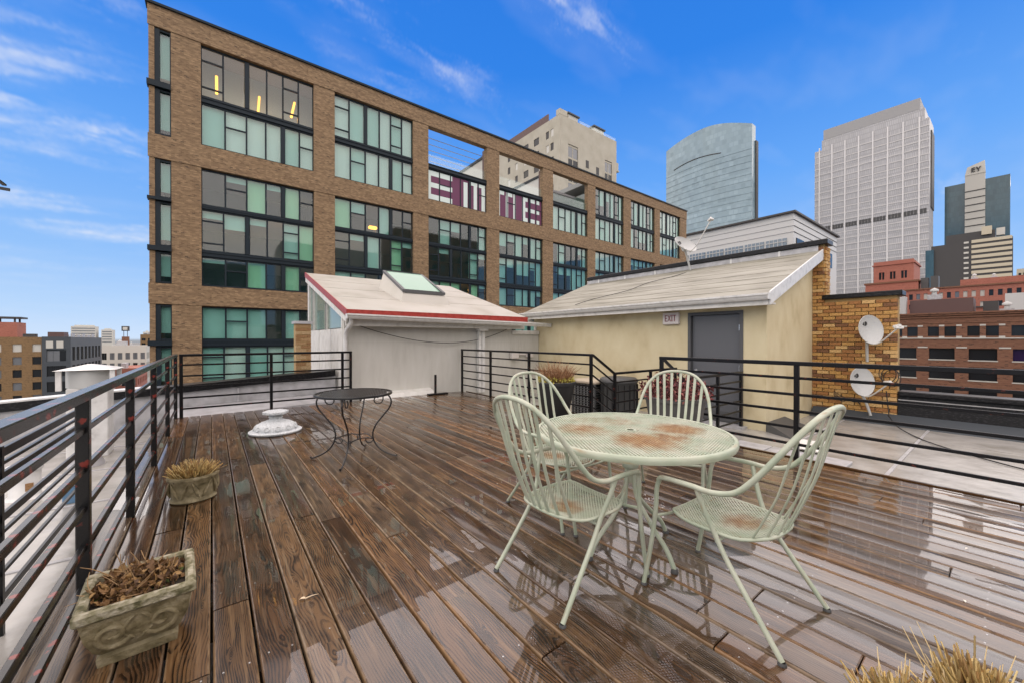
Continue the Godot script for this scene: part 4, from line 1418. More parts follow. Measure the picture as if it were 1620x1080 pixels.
# ---------------------------------------------------------------- planters
func blade(m: MB, p: Vector3, d: Vector3, ln: float, w: float, bend: Vector3, col: Color, seg := 4, taper := 0.8) -> void:
	m.tint = col
	var pts := []
	var rad := []
	for i in seg + 1:
		var t := float(i) / seg
		pts.append(p + d * ln * t + bend * t * t * ln)
		rad.append(w * (1.0 - taper * t) + 0.0003)
	m.tube(pts, rad, 4, false)

func leaf(m: MB, p: Vector3, b: Basis, ln: float, w: float, curl: float, col: Color) -> void:
	m.tint = col
	var rows := []
	for i in 4:
		var t := i / 3.0
		var ww := w * sin(PI * (0.12 + 0.86 * t)) * 0.5
		var c := Vector3(0, sin(t * curl) * ln / maxf(curl, 0.3), -(1.0 - cos(t * curl)) * ln / maxf(curl, 0.3))
		rows.append([p + b * (c + Vector3(-ww, 0, ww * 0.5)), p + b * c, p + b * (c + Vector3(ww, 0, ww * 0.5))])
	for i in 3:
		for k in 2:
			m.quad(rows[i][k], rows[i][k + 1], rows[i + 1][k + 1], rows[i + 1][k])

func rnd_basis(r: RandomNumberGenerator) -> Basis:
	return Basis.from_euler(Vector3(r.randf_range(-PI, PI), r.randf_range(-PI, PI), r.randf_range(-PI, PI)))

func tuft(m: MB, r: RandomNumberGenerator, c: Vector3, rx: float, rz: float, count: int, hmin: float, hmax: float, spread: float, w: float, cols: Array, taper := 0.8) -> void:
	for k in count:
		var a := r.randf() * TAU
		var q := sqrt(r.randf())
		var off := Vector3(cos(a) * q * rx, 0, sin(a) * q * rz)
		var d := (Vector3.UP + Vector3(cos(a), 0, sin(a)) * q * spread + Vector3(r.randf_range(-1, 1), 0, r.randf_range(-1, 1)) * spread * 0.5).normalized()
		var col: Color = cols[r.randi() % cols.size()]
		blade(m, c + off, d, r.randf_range(hmin, hmax) * (1.0 - 0.3 * q), w * r.randf_range(0.7, 1.3), Vector3(r.randf_range(-1, 1), r.randf_range(-0.5, 0.1), r.randf_range(-1, 1)) * r.randf_range(0.05, 0.45), col * r.randf_range(0.5, 1.25), 4, taper)

func stuff_part(parent: Node, called: String, m: MB, mat: Material) -> void:
	m.tinted = true
	part(parent, called, m, mat).set_meta("kind", "stuff")

func build_planters() -> void:
	var r := RandomNumberGenerator.new()
	r.seed = 909
	var straw := [Color(0.50, 0.36, 0.14), Color(0.42, 0.28, 0.10), Color(0.60, 0.47, 0.22), Color(0.32, 0.19, 0.07)]
	# mossy trough with scrolls beside the railing
	var c := P(-0.245, 0, 2.30)
	var t := thing("stone_trough", "square mossy stone planter with scroll relief standing by the railing", "planter", c)
	var rot := Basis.IDENTITY
	var m := MB.new()
	var ring := func(h: float, y: float) -> Array: return [Vector3(-h, y, h), Vector3(h, y, h), Vector3(h, y, -h), Vector3(-h, y, -h)]
	var lv := [[0.118, 0.0], [0.122, 0.035], [0.110, 0.045], [0.128, 0.07], [0.150, 0.13], [0.163, 0.20], [0.166, 0.215]]
	for i in lv.size() - 1:
		var a: Array = ring.call(lv[i][0], lv[i][1])
		var b: Array = ring.call(lv[i + 1][0], lv[i + 1][1])
		for k in 4: m.quad(a[k], a[(k + 1) % 4], b[(k + 1) % 4], b[k])
	part(t, "body", m, M.moss_dark_stone, true)
	var rm := MB.new()
	for k in 4:
		var bs := Basis(Vector3.UP, k * PI / 2)
		rm.cbox(bs * Vector3(0, 0.232, 0.163), Vector3(0.292 if k % 2 else 0.362, 0.044, 0.036), 0.009, bs)
	part(t, "rim", rm, M.mossy_stone, true)
	for k in 4:
		var bs := Basis(Vector3.UP, k * PI / 2)
		for s in [-1.0, 1.0]:
			var sc := MB.new()
			var sp := []
			for i in 34:
				var u := i / 33.0
				var an := -2.6 + u * 8.2
				var rr := 0.060 * (1.0 - 0.84 * u)
				var x: float = s * (0.071 + cos(an) * rr)
				var y := 0.130 + sin(an) * rr
				var z := lerpf(0.128, 0.166, (y - 0.07) / 0.145) + 0.004
				sp.append(bs * Vector3(x, y, z))
			sc.tube(sp, 0.0105, 7)
			part(t, "scroll_relief", sc, M.moss_dark_stone, true)
			var tail := MB.new()
			tail.tube(smooth([bs * Vector3(s * 0.01, 0.185, 0.16), bs * Vector3(s * 0.03, 0.165, 0.155), bs * Vector3(s * 0.045, 0.12, 0.143), bs * Vector3(s * 0.012, 0.082, 0.134)], 5), [0.004, 0.006, 0.007, 0.008, 0.009, 0.009, 0.009, 0.008, 0.008, 0.007, 0.006, 0.006, 0.005, 0.005, 0.004, 0.003], 6)
			part(t, "leaf_relief", tail, M.moss_dark_stone, true)
	var so := MB.new()
	so.box(Vector3(0, 0.21, 0), Vector3(0.288, 0.02, 0.288))
	part(t, "soil", so, M.soil, true)
	t.rotation.y = deg_to_rad(3.0)
	var pl := thing("withered_plant", "heap of curled brown withered leaves in the square stone planter", "plant", c + Vector3(0, 0.22, 0))
	var lf := MB.new()
	for k in 460:
		var a := r.randf() * TAU
		var q := sqrt(r.randf()) * 0.145
		var p := c + Vector3(cos(a) * q, 0.22 + r.randf() * 0.115 * (1.0 - q / 0.2), sin(a) * q)
		var col: Color = [Color(0.19, 0.10, 0.032), Color(0.12, 0.06, 0.02), Color(0.30, 0.18, 0.065), Color(0.08, 0.04, 0.016)][r.randi() % 4]
		leaf(lf, p, rnd_basis(r), r.randf_range(0.025, 0.05), r.randf_range(0.015, 0.028), r.randf_range(0.8, 2.4), col)
	for k in 26:
		var a := r.randf() * TAU
		var q := sqrt(r.randf()) * 0.135
		leaf(lf, c + Vector3(cos(a) * q, 0.222, sin(a) * q), Basis.from_euler(Vector3(r.randf_range(-1.2, -0.4), r.randf() * TAU, 0)), 0.03, 0.02, 0.8, Color(0.10, 0.13, 0.03))
	stuff_part(pl, "leaves", lf, M.plant_matter)
	var stm := MB.new()
	for k in 80:
		var a := r.randf() * TAU
		var q := sqrt(r.randf()) * 0.12
		var d := Vector3(r.randf_range(-1, 1), r.randf_range(0.15, 0.8), r.randf_range(-1, 1)).normalized()
		blade(stm, c + Vector3(cos(a) * q, 0.225, sin(a) * q), d, r.randf_range(0.06, 0.15), 0.0035, Vector3(r.randf_range(-1, 1), r.randf_range(-0.5, 0.5), r.randf_range(-1, 1)) * 0.5, Color(0.36, 0.23, 0.11) * r.randf_range(0.6, 1.2), 5)
	stuff_part(pl, "stems", stm, M.plant_matter)
	# oval pot with straw further along the railing
	var c2 := P(-0.12, 0, 4.05)
	var o := thing("oval_planter", "oval mossy stone pot with leaf relief, farther along the railing", "planter", c2)
	var om := MB.new()
	om.lathe([Vector2(0.0, 0.0), Vector2(0.165, 0.0), Vector2(0.175, 0.012), Vector2(0.168, 0.026), Vector2(0.16, 0.035), Vector2(0.172, 0.10), Vector2(0.182, 0.17), Vector2(0.19, 0.178), Vector2(0.196, 0.19), Vector2(0.192, 0.203), Vector2(0.175, 0.205), Vector2(0.168, 0.19)], Vector3.ZERO, 40, 0.86, 0.76)
	part(o, "body", om, M.moss_dark_stone, true)
	for k in 13:
		var a := TAU * k / 13
		var rp := []
		for i in 9:
			var u := i / 8.0
			var aa := a + 0.34 * (u - 0.5) * (1 if k % 2 else -1)
			var rr := lerpf(0.163, 0.182, u) + 0.004 + 0.004 * sin(u * PI)
			rp.append(Vector3(cos(aa) * rr * 0.86, 0.04 + 0.125 * u, sin(aa) * rr * 0.76))
		var rl := MB.new()
		rl.tube(rp, [0.003, 0.007, 0.011, 0.014, 0.014, 0.012, 0.009, 0.006, 0.003], 6)
		part(o, "leaf_relief", rl, M.moss_dark_stone, true)
	slab(o, "soil", c2 + Vector3(0, 0.18, 0), Vector3(0.24, 0.02, 0.2), M.soil)
	var s2 := thing("dry_grass", "low clump of straw coloured stubble in the oval pot", "plant", c2 + Vector3(0, 0.19, 0))
	var sm := MB.new()
	tuft(sm, r, c2 + Vector3(0, 0.18, 0), 0.125, 0.11, 560, 0.06, 0.16, 0.75, 0.0042, straw, 0.5)
	stuff_part(s2, "stalks", sm, M.plant_matter)
	# straw clumps in a pot close to the photographer
	var c3 := P(1.64, 0, 0.14)
	var q3 := thing("oval_planter", "oval mossy stone pot holding two clumps of straw behind a garden chair", "planter", c3)
	var qm := MB.new()
	qm.lathe([Vector2(0.0, 0.0), Vector2(0.165, 0.0), Vector2(0.175, 0.010), Vector2(0.16, 0.025), Vector2(0.172, 0.07), Vector2(0.182, 0.11), Vector2(0.196, 0.125), Vector2(0.192, 0.135), Vector2(0.168, 0.125)], Vector3.ZERO, 40, 1.25, 0.9)
	part(q3, "body", qm, M.moss_dark_stone, true)
	slab(q3, "soil", c3 + Vector3(0, 0.115, 0), Vector3(0.32, 0.02, 0.22), M.soil)
	for k in 3:
		var cc: Vector3 = c3 + [Vector3(-0.105, 0.12, -0.045), Vector3(0.12, 0.12, 0.085), Vector3(0.02, 0.12, 0.02)][k]
		if k == 2: continue
		var s3 := thing("dry_grass", ["smaller clump of golden straw at the edge of the deck pot", "larger clump of golden straw with pale twigs in the deck pot"][k], "plant", cc)
		var gm := MB.new()
		tuft(gm, r, cc, 0.058 + 0.014 * k, 0.055, 680, 0.10, 0.24 + 0.025 * k, 0.30, 0.0038, straw + [Color(0.66, 0.50, 0.22), Color(0.55, 0.38, 0.13)], 0.45)
		for j in 46:
			var a := r.randf() * TAU
			var d := Vector3(cos(a) * 0.5, 1.0, sin(a) * 0.5).normalized()
			var base := cc + Vector3(cos(a), 0, sin(a)) * r.randf() * 0.06
			var ln := r.randf_range(0.15, 0.25)
			blade(gm, base, d, ln, 0.0036, Vector3(r.randf_range(-1, 1), 0, r.randf_range(-1, 1)) * 0.1, Color(0.66, 0.52, 0.28), 3)
			if j % 3 == 0: blade(gm, base + d * ln * 0.6, (d + Vector3(r.randf_range(-1, 1), 0.2, r.randf_range(-1, 1)) * 0.8).normalized(), 0.06, 0.0028, Vector3.ZERO, Color(0.70, 0.58, 0.36), 2)
		stuff_part(s3, "stalks", gm, M.plant_matter)
	# tall dark pots by the railing
	var c4 := P(4.58, 0, 4.72)
	var p4 := thing("tall_pot", "tall black tapered pot by the air conditioners", "planter", c4)
	var pm := MB.new()
	pm.lathe([Vector2(0.0, 0.0), Vector2(0.20, 0.0), Vector2(0.21, 0.01), Vector2(0.315, 0.53), Vector2(0.335, 0.535), Vector2(0.34, 0.58), Vector2(0.325, 0.59), Vector2(0.305, 0.58), Vector2(0.295, 0.5)], Vector3.ZERO, 48)
	part(p4, "body", pm, M.dark_pot, true)
	var ps := MB.new()
	ps.lathe([Vector2(0.302, 0.53), Vector2(0.0, 0.55)], Vector3.ZERO, 32)
	part(p4, "soil", ps, M.soil, true)
	var g4 := thing("ornamental_grass", "bushy brown grass over yellow creeping leaves in the tall black pot", "plant", c4 + Vector3(0, 0.55, 0))
	var gm4 := MB.new()
	tuft(gm4, r, c4 + Vector3(0, 0.54, 0), 0.2, 0.2, 620, 0.25, 0.50, 0.62, 0.0032, [Color(0.28, 0.13, 0.06), Color(0.38, 0.2, 0.10), Color(0.22, 0.10, 0.045), Color(0.46, 0.29, 0.16)])
	stuff_part(g4, "stalks", gm4, M.plant_matter)
	var ym := MB.new()
	for k in 420:
		var a := r.randf() * TAU
		var q := 0.2 + 0.13 * r.randf()
		leaf(ym, c4 + Vector3(cos(a) * q, 0.56 + 0.10 * r.randf(), sin(a) * q), rnd_basis(r), 0.035, 0.024, 0.8, [Color(0.42, 0.36, 0.05), Color(0.30, 0.27, 0.05), Color(0.5, 0.45, 0.12)][r.randi() % 3])
	stuff_part(g4, "leaves", ym, M.plant_matter)
	var c5 := P(4.52, 0, 2.56)
	var p5 := thing("tall_pot", "wide dark grey tapered pot at the head of the steps", "planter", c5)
	var pm5 := MB.new()
	pm5.lathe([Vector2(0.0, 0.0), Vector2(0.24, 0.0), Vector2(0.25, 0.01), Vector2(0.345, 0.54), Vector2(0.365, 0.545), Vector2(0.37, 0.585), Vector2(0.352, 0.595), Vector2(0.335, 0.585), Vector2(0.32, 0.5)], Vector3.ZERO, 48)
	part(p5, "body", pm5, M.grey_pot, true)
	var ps5 := MB.new()
	ps5.lathe([Vector2(0.33, 0.53), Vector2(0.0, 0.55)], Vector3.ZERO, 32)
	part(p5, "soil", ps5, M.soil, true)
	var g5 := thing("red_leaved_plant", "dark red leafy plant spilling over the wide grey pot", "plant", c5 + Vector3(0, 0.55, 0))
	var rm5 := MB.new()
	for k in 900:
		var a := r.randf() * TAU
		var q := sqrt(r.randf()) * 0.42
		leaf(rm5, c5 + Vector3(cos(a) * q, 0.56 + (0.27 + 0.07 * sin(a * 5.0)) * (1.0 - q * q * 3.0) * r.randf() + 0.02, sin(a) * q), rnd_basis(r), r.randf_range(0.03, 0.06), 0.028, 0.9, [Color(0.08, 0.012, 0.014), Color(0.13, 0.022, 0.022), Color(0.05, 0.01, 0.012), Color(0.26, 0.09, 0.075)][r.randi() % 4])
	stuff_part(g5, "leaves", rm5, M.plant_matter)
	var st5 := MB.new()
	tuft(st5, r, c5 + Vector3(0, 0.54, 0), 0.26, 0.26, 160, 0.14, 0.28, 0.9, 0.003, [Color(0.15, 0.03, 0.03), Color(0.3, 0.1, 0.08)])
	stuff_part(g5, "stems", st5, M.plant_matter)

# ---------------------------------------------------------------- fittings on the roof
func dish(called: String, label: String, base: Vector3, centre: Vector3, facing: Vector3, rx: float, ry: float, mat: Material, lean := Vector3.UP) -> void:
	var o := thing(called, label, "satellite dish", base, "satellite dishes on the roof")
	var f := facing.normalized()
	var x := lean.cross(f).normalized()
	var y := f.cross(x)
	var bs := Basis(x, y, f)
	var m := MB.new()
	var sides := 36
	var rows := 6
	var grid := []
	for i in rows + 1:
		var q := float(i) / rows
		var ring := []
		for k in sides:
			var a := TAU * k / sides
			ring.append(centre + bs * Vector3(cos(a) * q * rx, sin(a) * q * ry, -0.09 * (1.0 - q * q) * rx / 0.3))
		grid.append(ring)
	for i in rows:
		for k in sides:
			var k2 := (k + 1) % sides
			m.quad(grid[i][k], grid[i + 1][k], grid[i + 1][k2], grid[i][k2])
			var bk := -f * 0.008
			m.quad(grid[i][k] + bk, grid[i][k2] + bk, grid[i + 1][k2] + bk, grid[i + 1][k] + bk)
	var edge := []
	for k in sides: edge.append(grid[rows][k] - f * 0.004)
	m.tube(edge, 0.007, 6, false, true)
	part(o, "reflector", m, mat)
	var ms := MB.new()
	var back: Vector3 = centre - f * 0.12 - y * ry * 0.25
	ms.tube(smooth([base, base.lerp(back, 0.4) + Vector3(0, 0.04, 0), back - y * 0.05, back], 4), 0.024, 10)
	ms.cbox(back, Vector3(0.10, 0.12, 0.09), 0.01, bs)
	part(o, "mast", ms, M.dish_grey)
	var arm := MB.new()
	var foc := centre + f * rx * 2.3 - y * ry * 0.15
	arm.tube(smooth([centre - y * ry * 0.98 - f * 0.05, centre - y * ry * 1.0 + f * rx * 0.6, foc - y * 0.04], 4), 0.013, 8)
	part(o, "arm", arm, M.dish_white)
	var ln := MB.new()
	ln.tube([foc - f * 0.05, foc + f * 0.06], 0.03, 10)
	ln.cbox(foc + f * 0.03 - y * 0.03, Vector3(0.14, 0.05, 0.06), 0.01, bs)
	part(o, "receiver", ln, M.dish_white)
	# maker's mark: a dark half-round swoosh and a line of small print
	var mk := MB.new()
	var mc := centre + bs * Vector3(-rx * 0.32, ry * 0.45, -0.052 * rx / 0.3)
	var w := rx * 0.22
	for k in 8:
		var a0 := -PI / 2 + PI * k / 8.0
		var a1 := -PI / 2 + PI * (k + 1) / 8.0
		mk.quad(mc + bs * Vector3(w * 0.15 * cos(a0) - w * 0.1, w * sin(a0) * 0.7, 0), mc + bs * Vector3(w * 0.95 * cos(a0), w * sin(a0), 0), mc + bs * Vector3(w * 0.95 * cos(a1), w * sin(a1), 0), mc + bs * Vector3(w * 0.15 * cos(a1) - w * 0.1, w * sin(a1) * 0.7, 0))
	mk.box(mc + bs * Vector3(-w * 0.5, w * 0.1, 0.0), Vector3(w * 0.5, w * 1.5, 0.003), bs)
	part(o, "logo", mk, M.mark_black)

func build_roof_fittings() -> void:
	dish("satellite_dish", "pale grey satellite dish on the grey lean-to roof", P(10.12, 3.12, 5.3), P(9.92, 3.80, 5.32), Vector3(-0.15, 0.55, 0.75), 0.36, 0.27, M.dish_grey)
	dish("satellite_dish", "upper satellite dish with a black mark on the golden brick wall", P(10.26, 0.85, 1.78), P(10.0, 1.47, 1.68), Vector3(-0.62, 0.16, 0.74), 0.225, 0.275, M.dish_grey)
	dish("satellite_dish", "lower satellite dish near the foot of the golden brick wall", P(10.22, -0.2, 1.72), P(10.0, 0.47, 1.80), Vector3(-0.62, 0.16, 0.74), 0.225, 0.275, M.dish_grey)
	var cb := MB.new()
	cb.tube(smooth([P(10.12, 3.1, 5.3), P(9.6, 2.93, 5.5), P(9.2, 2.78, 6.0), P(8.6, 2.55, 6.2), P(8.1, 2.36, 6.9), P(7.7, 2.2, 7.2)], 6), 0.008, 5)
	tag(part(self, "roof_cable", cb, M.cable_black), "thin cable lying down the grey lean-to roof from the dish", "cable")
	var c2 := MB.new()
	c2.tube(smooth([P(10.22, 0.3, 1.5), P(10.2, -0.1, 1.46), P(10.0, -0.16, 1.42), P(9.6, -0.3, 1.2), P(8.6, -0.32, 0.6), P(7.6, -0.325, -0.6), P(7.0, -0.325, -2.0)], 6), 0.009, 5)
	tag(part(self, "roof_cable", c2, M.cable_black), "thin cable running over the white roof from the brick wall", "cable")
	var c3 := MB.new()
	for k in 3:
		var pts := []
		for i in 22:
			var a := i / 21.0 * TAU * 1.0
			pts.append(P(10.24 - 0.02 * k, 0.55 + 0.16 * sin(a) + 0.04 * k, 1.42 + 0.12 * cos(a) + 0.03 * k))
		c3.tube(pts, 0.007, 5)
	tag(part(self, "cable_coil", c3, M.cable_black), "loose loops of black cable hung on the golden brick wall", "cable")
	var c4 := MB.new()
	for k in 3:
		c4.tube(smooth([P(10.26, 0.15 + 0.03 * k, 2.3), P(10.22, 0.02 + 0.05 * k, 2.15), P(10.22, 0.12 - 0.04 * k, 2.0), P(10.26, -0.02 + 0.03 * k, 1.88)], 5), 0.007, 5)
	tag(part(self, "cable_coil", c4, M.cable_black), "tangle of black cable low on the golden brick wall behind a railing post", "cable")
	# air conditioners on the lower roof
	var a1 := thing("air_conditioner", "dark louvred air conditioner with a tan top by the yellow wall", "air conditioner", P(6.35, ROOF, 5.42), "air conditioners by the yellow wall")
	slab(a1, "body", P(6.35, 0.03, 5.42), Vector3(0.56, 0.68, 0.56), M.ac_dark)
	for k in 13:
		slab(a1, "louvre", P(6.35, -0.27 + k * 0.05, 5.42), Vector3(0.60, 0.014, 0.60), M.ac_grey)
	for k in 7:
		slab(a1, "guard_wire", P(6.062, 0.03, 5.16 + k * 0.085), Vector3(0.008, 0.68, 0.008), M.dish_grey)
	for q in [[-0.3, -0.3], [0.3, -0.3], [0.3, 0.3], [-0.3, 0.3]]:
		slab(a1, "corner_post", P(6.35 + q[0], 0.03, 5.42 + q[1]), Vector3(0.035, 0.74, 0.035), M.ac_grey)
	var tp := MB.new()
	tp.cbox(P(6.35, 0.42, 5.42), Vector3(0.66, 0.07, 0.66), 0.02)
	part(a1, "top", tp, M.ac_tan)
	var a2 := thing("air_conditioner", "round dark grey air conditioner between the stair railing and yellow wall", "air conditioner", P(6.45, ROOF, 4.85), "air conditioners by the yellow wall")
	var am := MB.new()
	am.lathe([Vector2(0.0, ROOF), Vector2(0.36, ROOF), Vector2(0.36, 0.44), Vector2(0.375, 0.45), Vector2(0.37, 0.50), Vector2(0.33, 0.53), Vector2(0.0, 0.54)], Vector3(6.45, 0, -4.85), 28)
	part(a2, "body", am, M.ac_grey)
	for k in 20:
		var a := TAU * k / 20
		slab(a2, "fin", P(6.45 + cos(a) * 0.365, 0.04, 4.85 + sin(a) * 0.365), Vector3(0.014, 0.74, 0.014), M.ac_dark)
	# white ventilation stack on the west roof
	var v := thing("vent_stack", "square white ventilation stack with octagonal hood on the lower roof", "vent", P(-1.35, ROOF, 7.95))
	var vm := MB.new()
	vm.cbox(P(-1.35, 0.14, 7.95), Vector3(0.40, 0.96, 0.40), 0.01)
	part(v, "duct", vm, M.white_metal)
	var vh := MB.new()
	vh.lathe([Vector2(0.20, 0.60), Vector2(0.24, 0.62), Vector2(0.24, 0.85), Vector2(0.2, 0.87)], Vector3(-1.35, 0, -7.95), 8, 1, 1, false)
	part(v, "hood", vh, M.dish_grey)
	for q in [[-0.25, -0.25], [0.25, -0.25], [0.25, 0.25], [-0.25, 0.25]]:
		slab(v, "baffle", P(-1.35 + q[0], 0.74, 7.95 + q[1]), Vector3(0.05, 0.27, 0.05), M.white_metal)
	var vl := MB.new()
	vl.hexa([P(-1.65, 0.87, 7.65), P(-1.05, 0.87, 7.65), P(-1.05, 0.87, 8.25), P(-1.65, 0.87, 8.25), P(-1.38, 0.94, 7.92), P(-1.32, 0.94, 7.92), P(-1.32, 0.94, 7.98), P(-1.38, 0.94, 7.98)])
	part(v, "lid", vl, M.white_metal)
	var dr := thing("roof_drain", "low round grey drain dome beside the ventilation stack", "drain", P(-1.28, ROOF, 7.3))
	var dm := MB.new()
	dm.lathe([Vector2(0.17, ROOF), Vector2(0.16, ROOF + 0.05), Vector2(0.13, ROOF + 0.11), Vector2(0.14, ROOF + 0.13), Vector2(0.0, ROOF + 0.16)], P(-1.28, 0, 7.3), 20)
	part(dr, "dome", dm, M.flashing)
	var bk := thing("roof_pipe", "short white capped pipe with a rusty stain on the lower roof", "pipe", P(-1.52, ROOF, 6.2))
	var bm := MB.new()
	bm.lathe([Vector2(0.15, ROOF), Vector2(0.13, ROOF + 0.02), Vector2(0.11, ROOF + 0.04), Vector2(0.11, ROOF + 0.29), Vector2(0.125, ROOF + 0.29), Vector2(0.125, ROOF + 0.34), Vector2(0.0, ROOF + 0.345)], P(-1.52, 0, 6.2), 20)
	part(bk, "pipe", bm, M.white_metal)
	slab(bk, "rust_stain", P(-1.47, ROOF + 0.13, 6.098), Vector3(0.06, 0.08, 0.008), M.tan_brick_1)
	var bb := thing("blue_box", "small blue plastic box on the lower roof", "box", P(-1.1, ROOF, 5.75))
	var bbm := MB.new()
	bbm.cbox(P(-1.1, ROOF + 0.09, 5.75), Vector3(0.13, 0.18, 0.13), 0.012)
	part(bb, "case", bbm, M.blue_plastic)
	slab(bb, "lid", P(-1.1, ROOF + 0.19, 5.75), Vector3(0.145, 0.02, 0.145), M.flashing)
	# aerial reaching in over the roof, mast outside the picture
	var an := thing("roof_aerial", "dark horizontal aerial arm on a mast above the west roof", "aerial", P(-5.3, ROOF, 11.0))
	var aa := MB.new()
	aa.tube([P(-5.3, -3.0, 11.0), P(-5.3, 4.25, 11.0)], 0.03, 8)
	part(an, "mast", aa, M.black_iron)
	var ab := MB.new()
	ab.bar(P(-5.5, 4.10, 11.0), P(-2.85, 3.95, 11.0), 0.03, 0.05)
	part(an, "arm", ab, M.black_iron)
	for k in 4:
		slab(an, "element", P(-2.95 - k * 0.12, 4.06, 11.0), Vector3(0.05, 0.03, 0.3), M.black_iron)
	# clutter at the foot of the yellow wall corner
	var rg := RandomNumberGenerator.new()
	rg.seed = 55
	var rag := thing("loose_sheet", "crumpled scrap of white roofing sheet by the yellow wall corner", "scrap", P(6.9, ROOF, 1.9))
	var rgm := MB.new()
	var gn := 8
	var gp := []
	for i in gn + 1:
		var row := []
		for j in gn + 1:
			row.append(P(6.6 + 0.55 * i / gn + rg.randf_range(-0.02, 0.02), ROOF + 0.06 + 0.03 * rg.randf() + 0.04 * sin(i * 0.9), 1.65 + 0.4 * j / gn + rg.randf_range(-0.02, 0.02)))
		gp.append(row)
	for i in gn:
		for j in gn:
			rgm.quad(gp[i][j], gp[i + 1][j], gp[i + 1][j + 1], gp[i][j + 1])
			var dn := Vector3(0, -0.012, 0)
			rgm.quad(gp[i][j + 1] + dn, gp[i + 1][j + 1] + dn, gp[i + 1][j] + dn, gp[i][j] + dn)
	part(rag, "sheet", rgm, M.white_paint)
	for k in 9:
		var pv := thing("paving_slab", "square grey slab laid between the deck edge and the door steps", "slab", P(5.45 + (k % 3) * 0.46, ROOF, 1.5 + (k / 3) * 0.46), "slabs between the deck and the door")
		var pm := MB.new()
		pm.cbox(P(5.45 + (k % 3) * 0.46, ROOF + 0.025, 1.5 + (k / 3) * 0.46), Vector3(0.44, 0.035, 0.44), 0.006)
		part(pv, "slab", pm, M.flashing)
	var fx := thing("floodlight", "small white floodlight on the link wall above the railing", "light fitting", P(7.2, 0.75, 8.66))
	var fm := MB.new()
	fm.cbox(P(6.75, 0.85, 8.62), Vector3(0.26, 0.2, 0.12), 0.02)
	fm.cbox(P(7.3, 0.85, 8.62), Vector3(0.22, 0.16, 0.12), 0.02)
	fm.tube([P(6.75, 0.86, 8.66), P(7.3, 0.86, 8.66)], 0.025, 8)
	part(fx, "case", fm, M.sign_white)

func build_debris() -> void:
	var r := RandomNumberGenerator.new()
	r.seed = 31
	var spots := []
	for k in 34:
		spots.append([r.randf_range(-0.3, 4.8), r.randf_range(0.0, 7.5)])
	for k in spots.size():
		var p := P(spots[k][0], 0.006, spots[k][1])
		var m := MB.new()
		m.tinted = true
		leaf(m, p, Basis.from_euler(Vector3(-PI / 2 + r.randf_range(-0.2, 0.2), r.randf() * TAU, 0)), r.randf_range(0.008, 0.02), r.randf_range(0.006, 0.011), 0.5, [Color(0.6, 0.52, 0.38), Color(0.45, 0.33, 0.16), Color(0.7, 0.66, 0.58)][r.randi() % 3])
		tag(part(self, "fallen_leaf", m, M.plant_matter), "tiny pale scrap of leaf stuck to the wet deck", "leaf", "scraps of leaf on the deck")
	var tw := MB.new()
	tw.tinted = true
	blade(tw, P(0.36, 0.008, 2.13), Vector3(1, 0.05, -0.2).normalized(), 0.06, 0.004, Vector3(0, 0, 0.3), Color(0.62, 0.5, 0.34))
	leaf(tw, P(0.36, 0.008, 2.13), Basis.from_euler(Vector3(-1.3, 1.0, 0)), 0.03, 0.018, 0.8, Color(0.66, 0.52, 0.36))
	tag(part(self, "fallen_twig", tw, M.plant_matter), "pale twig with a shrivelled leaf lying on the boards", "twig")

# ---------------------------------------------------------------- buildings
# box given along a facade: u along U from O, y up, w inward along W
func fbox(m: MB, O: Vector3, U: Vector3, W: Vector3, u0: float, u1: float, y0: float, y1: float, w0: float, w1: float) -> void:
	var a := O + U * u0 + W * w0
	var b := O + U * u1 + W * w1
	m.box2(Vector3(a.x, y0, a.z), Vector3(b.x, y1, b.z))

func fslab(parent: Node, called: String, O: Vector3, U: Vector3, W: Vector3, u0: float, u1: float, y0: float, y1: float, w0: float, w1: float, mat: Material) -> MeshInstance3D:
	var a := O + U * u0 + W * w0
	var b := O + U * u1 + W * w1
	a.y = y0
	b.y = y1
	return slab(parent, called, (a + b) * 0.5, (b - a).abs(), mat)

# wall with real openings
func opening_wall(m: MB, O: Vector3, U: Vector3, W: Vector3, width: float, yb: float, yt: float, cols: Array, rows: Array, th: float) -> void:
	var y := yb
	for r in rows:
		if r[0] > y: fbox(m, O, U, W, 0, width, y, r[0], 0, th)
		var x := 0.0
		for c in cols:
			if c[0] > x: fbox(m, O, U, W, x, c[0], r[0], r[1], 0, th)
			x = c[1]
		if x < width: fbox(m, O, U, W, x, width, r[0], r[1], 0, th)
		y = r[1]
	if y < yt: fbox(m, O, U, W, 0, width, y, yt, 0, th)

func spread(n: int, first: float, pitch: float, w: float) -> Array:
	var out := []
	for k in n: out.append([first + k * pitch, first + k * pitch + w])
	return out

func windows_in(parent: Node, O: Vector3, U: Vector3, W: Vector3, cols: Array, rows: Array, depth: float, mats: Array, r: RandomNumberGenerator, bars := 0, sill: Material = null) -> void:
	for row in rows:
		for c in cols:
			var o := fslab(parent, "window", O, U, W, c[0], c[1], row[0], row[1], depth, depth + 0.06, mats[r.randi() % mats.size()])
			if sill: fslab(parent, "sill", O, U, W, c[0] - 0.06, c[1] + 0.06, row[0] - 0.16, row[0], -0.08, 0.1, sill)
			for b in bars:
				var u := lerpf(c[0], c[1], (b + 1.0) / (bars + 1.0))
				fslab(parent, "glazing_bar", O, U, W, u - 0.04, u + 0.04, row[0], row[1], depth - 0.06, depth, M.slate_paint)

func rest_of_box(parent: Node, e0: float, e1: float, n0: float, n1: float, y0: float, y1: float, mat: Material, called := "mass") -> MeshInstance3D:
	return slab(parent, called, P((e0 + e1) / 2, (y0 + y1) / 2, (n0 + n1) / 2), Vector3(e1 - e0, y1 - y0, n1 - n0), mat)

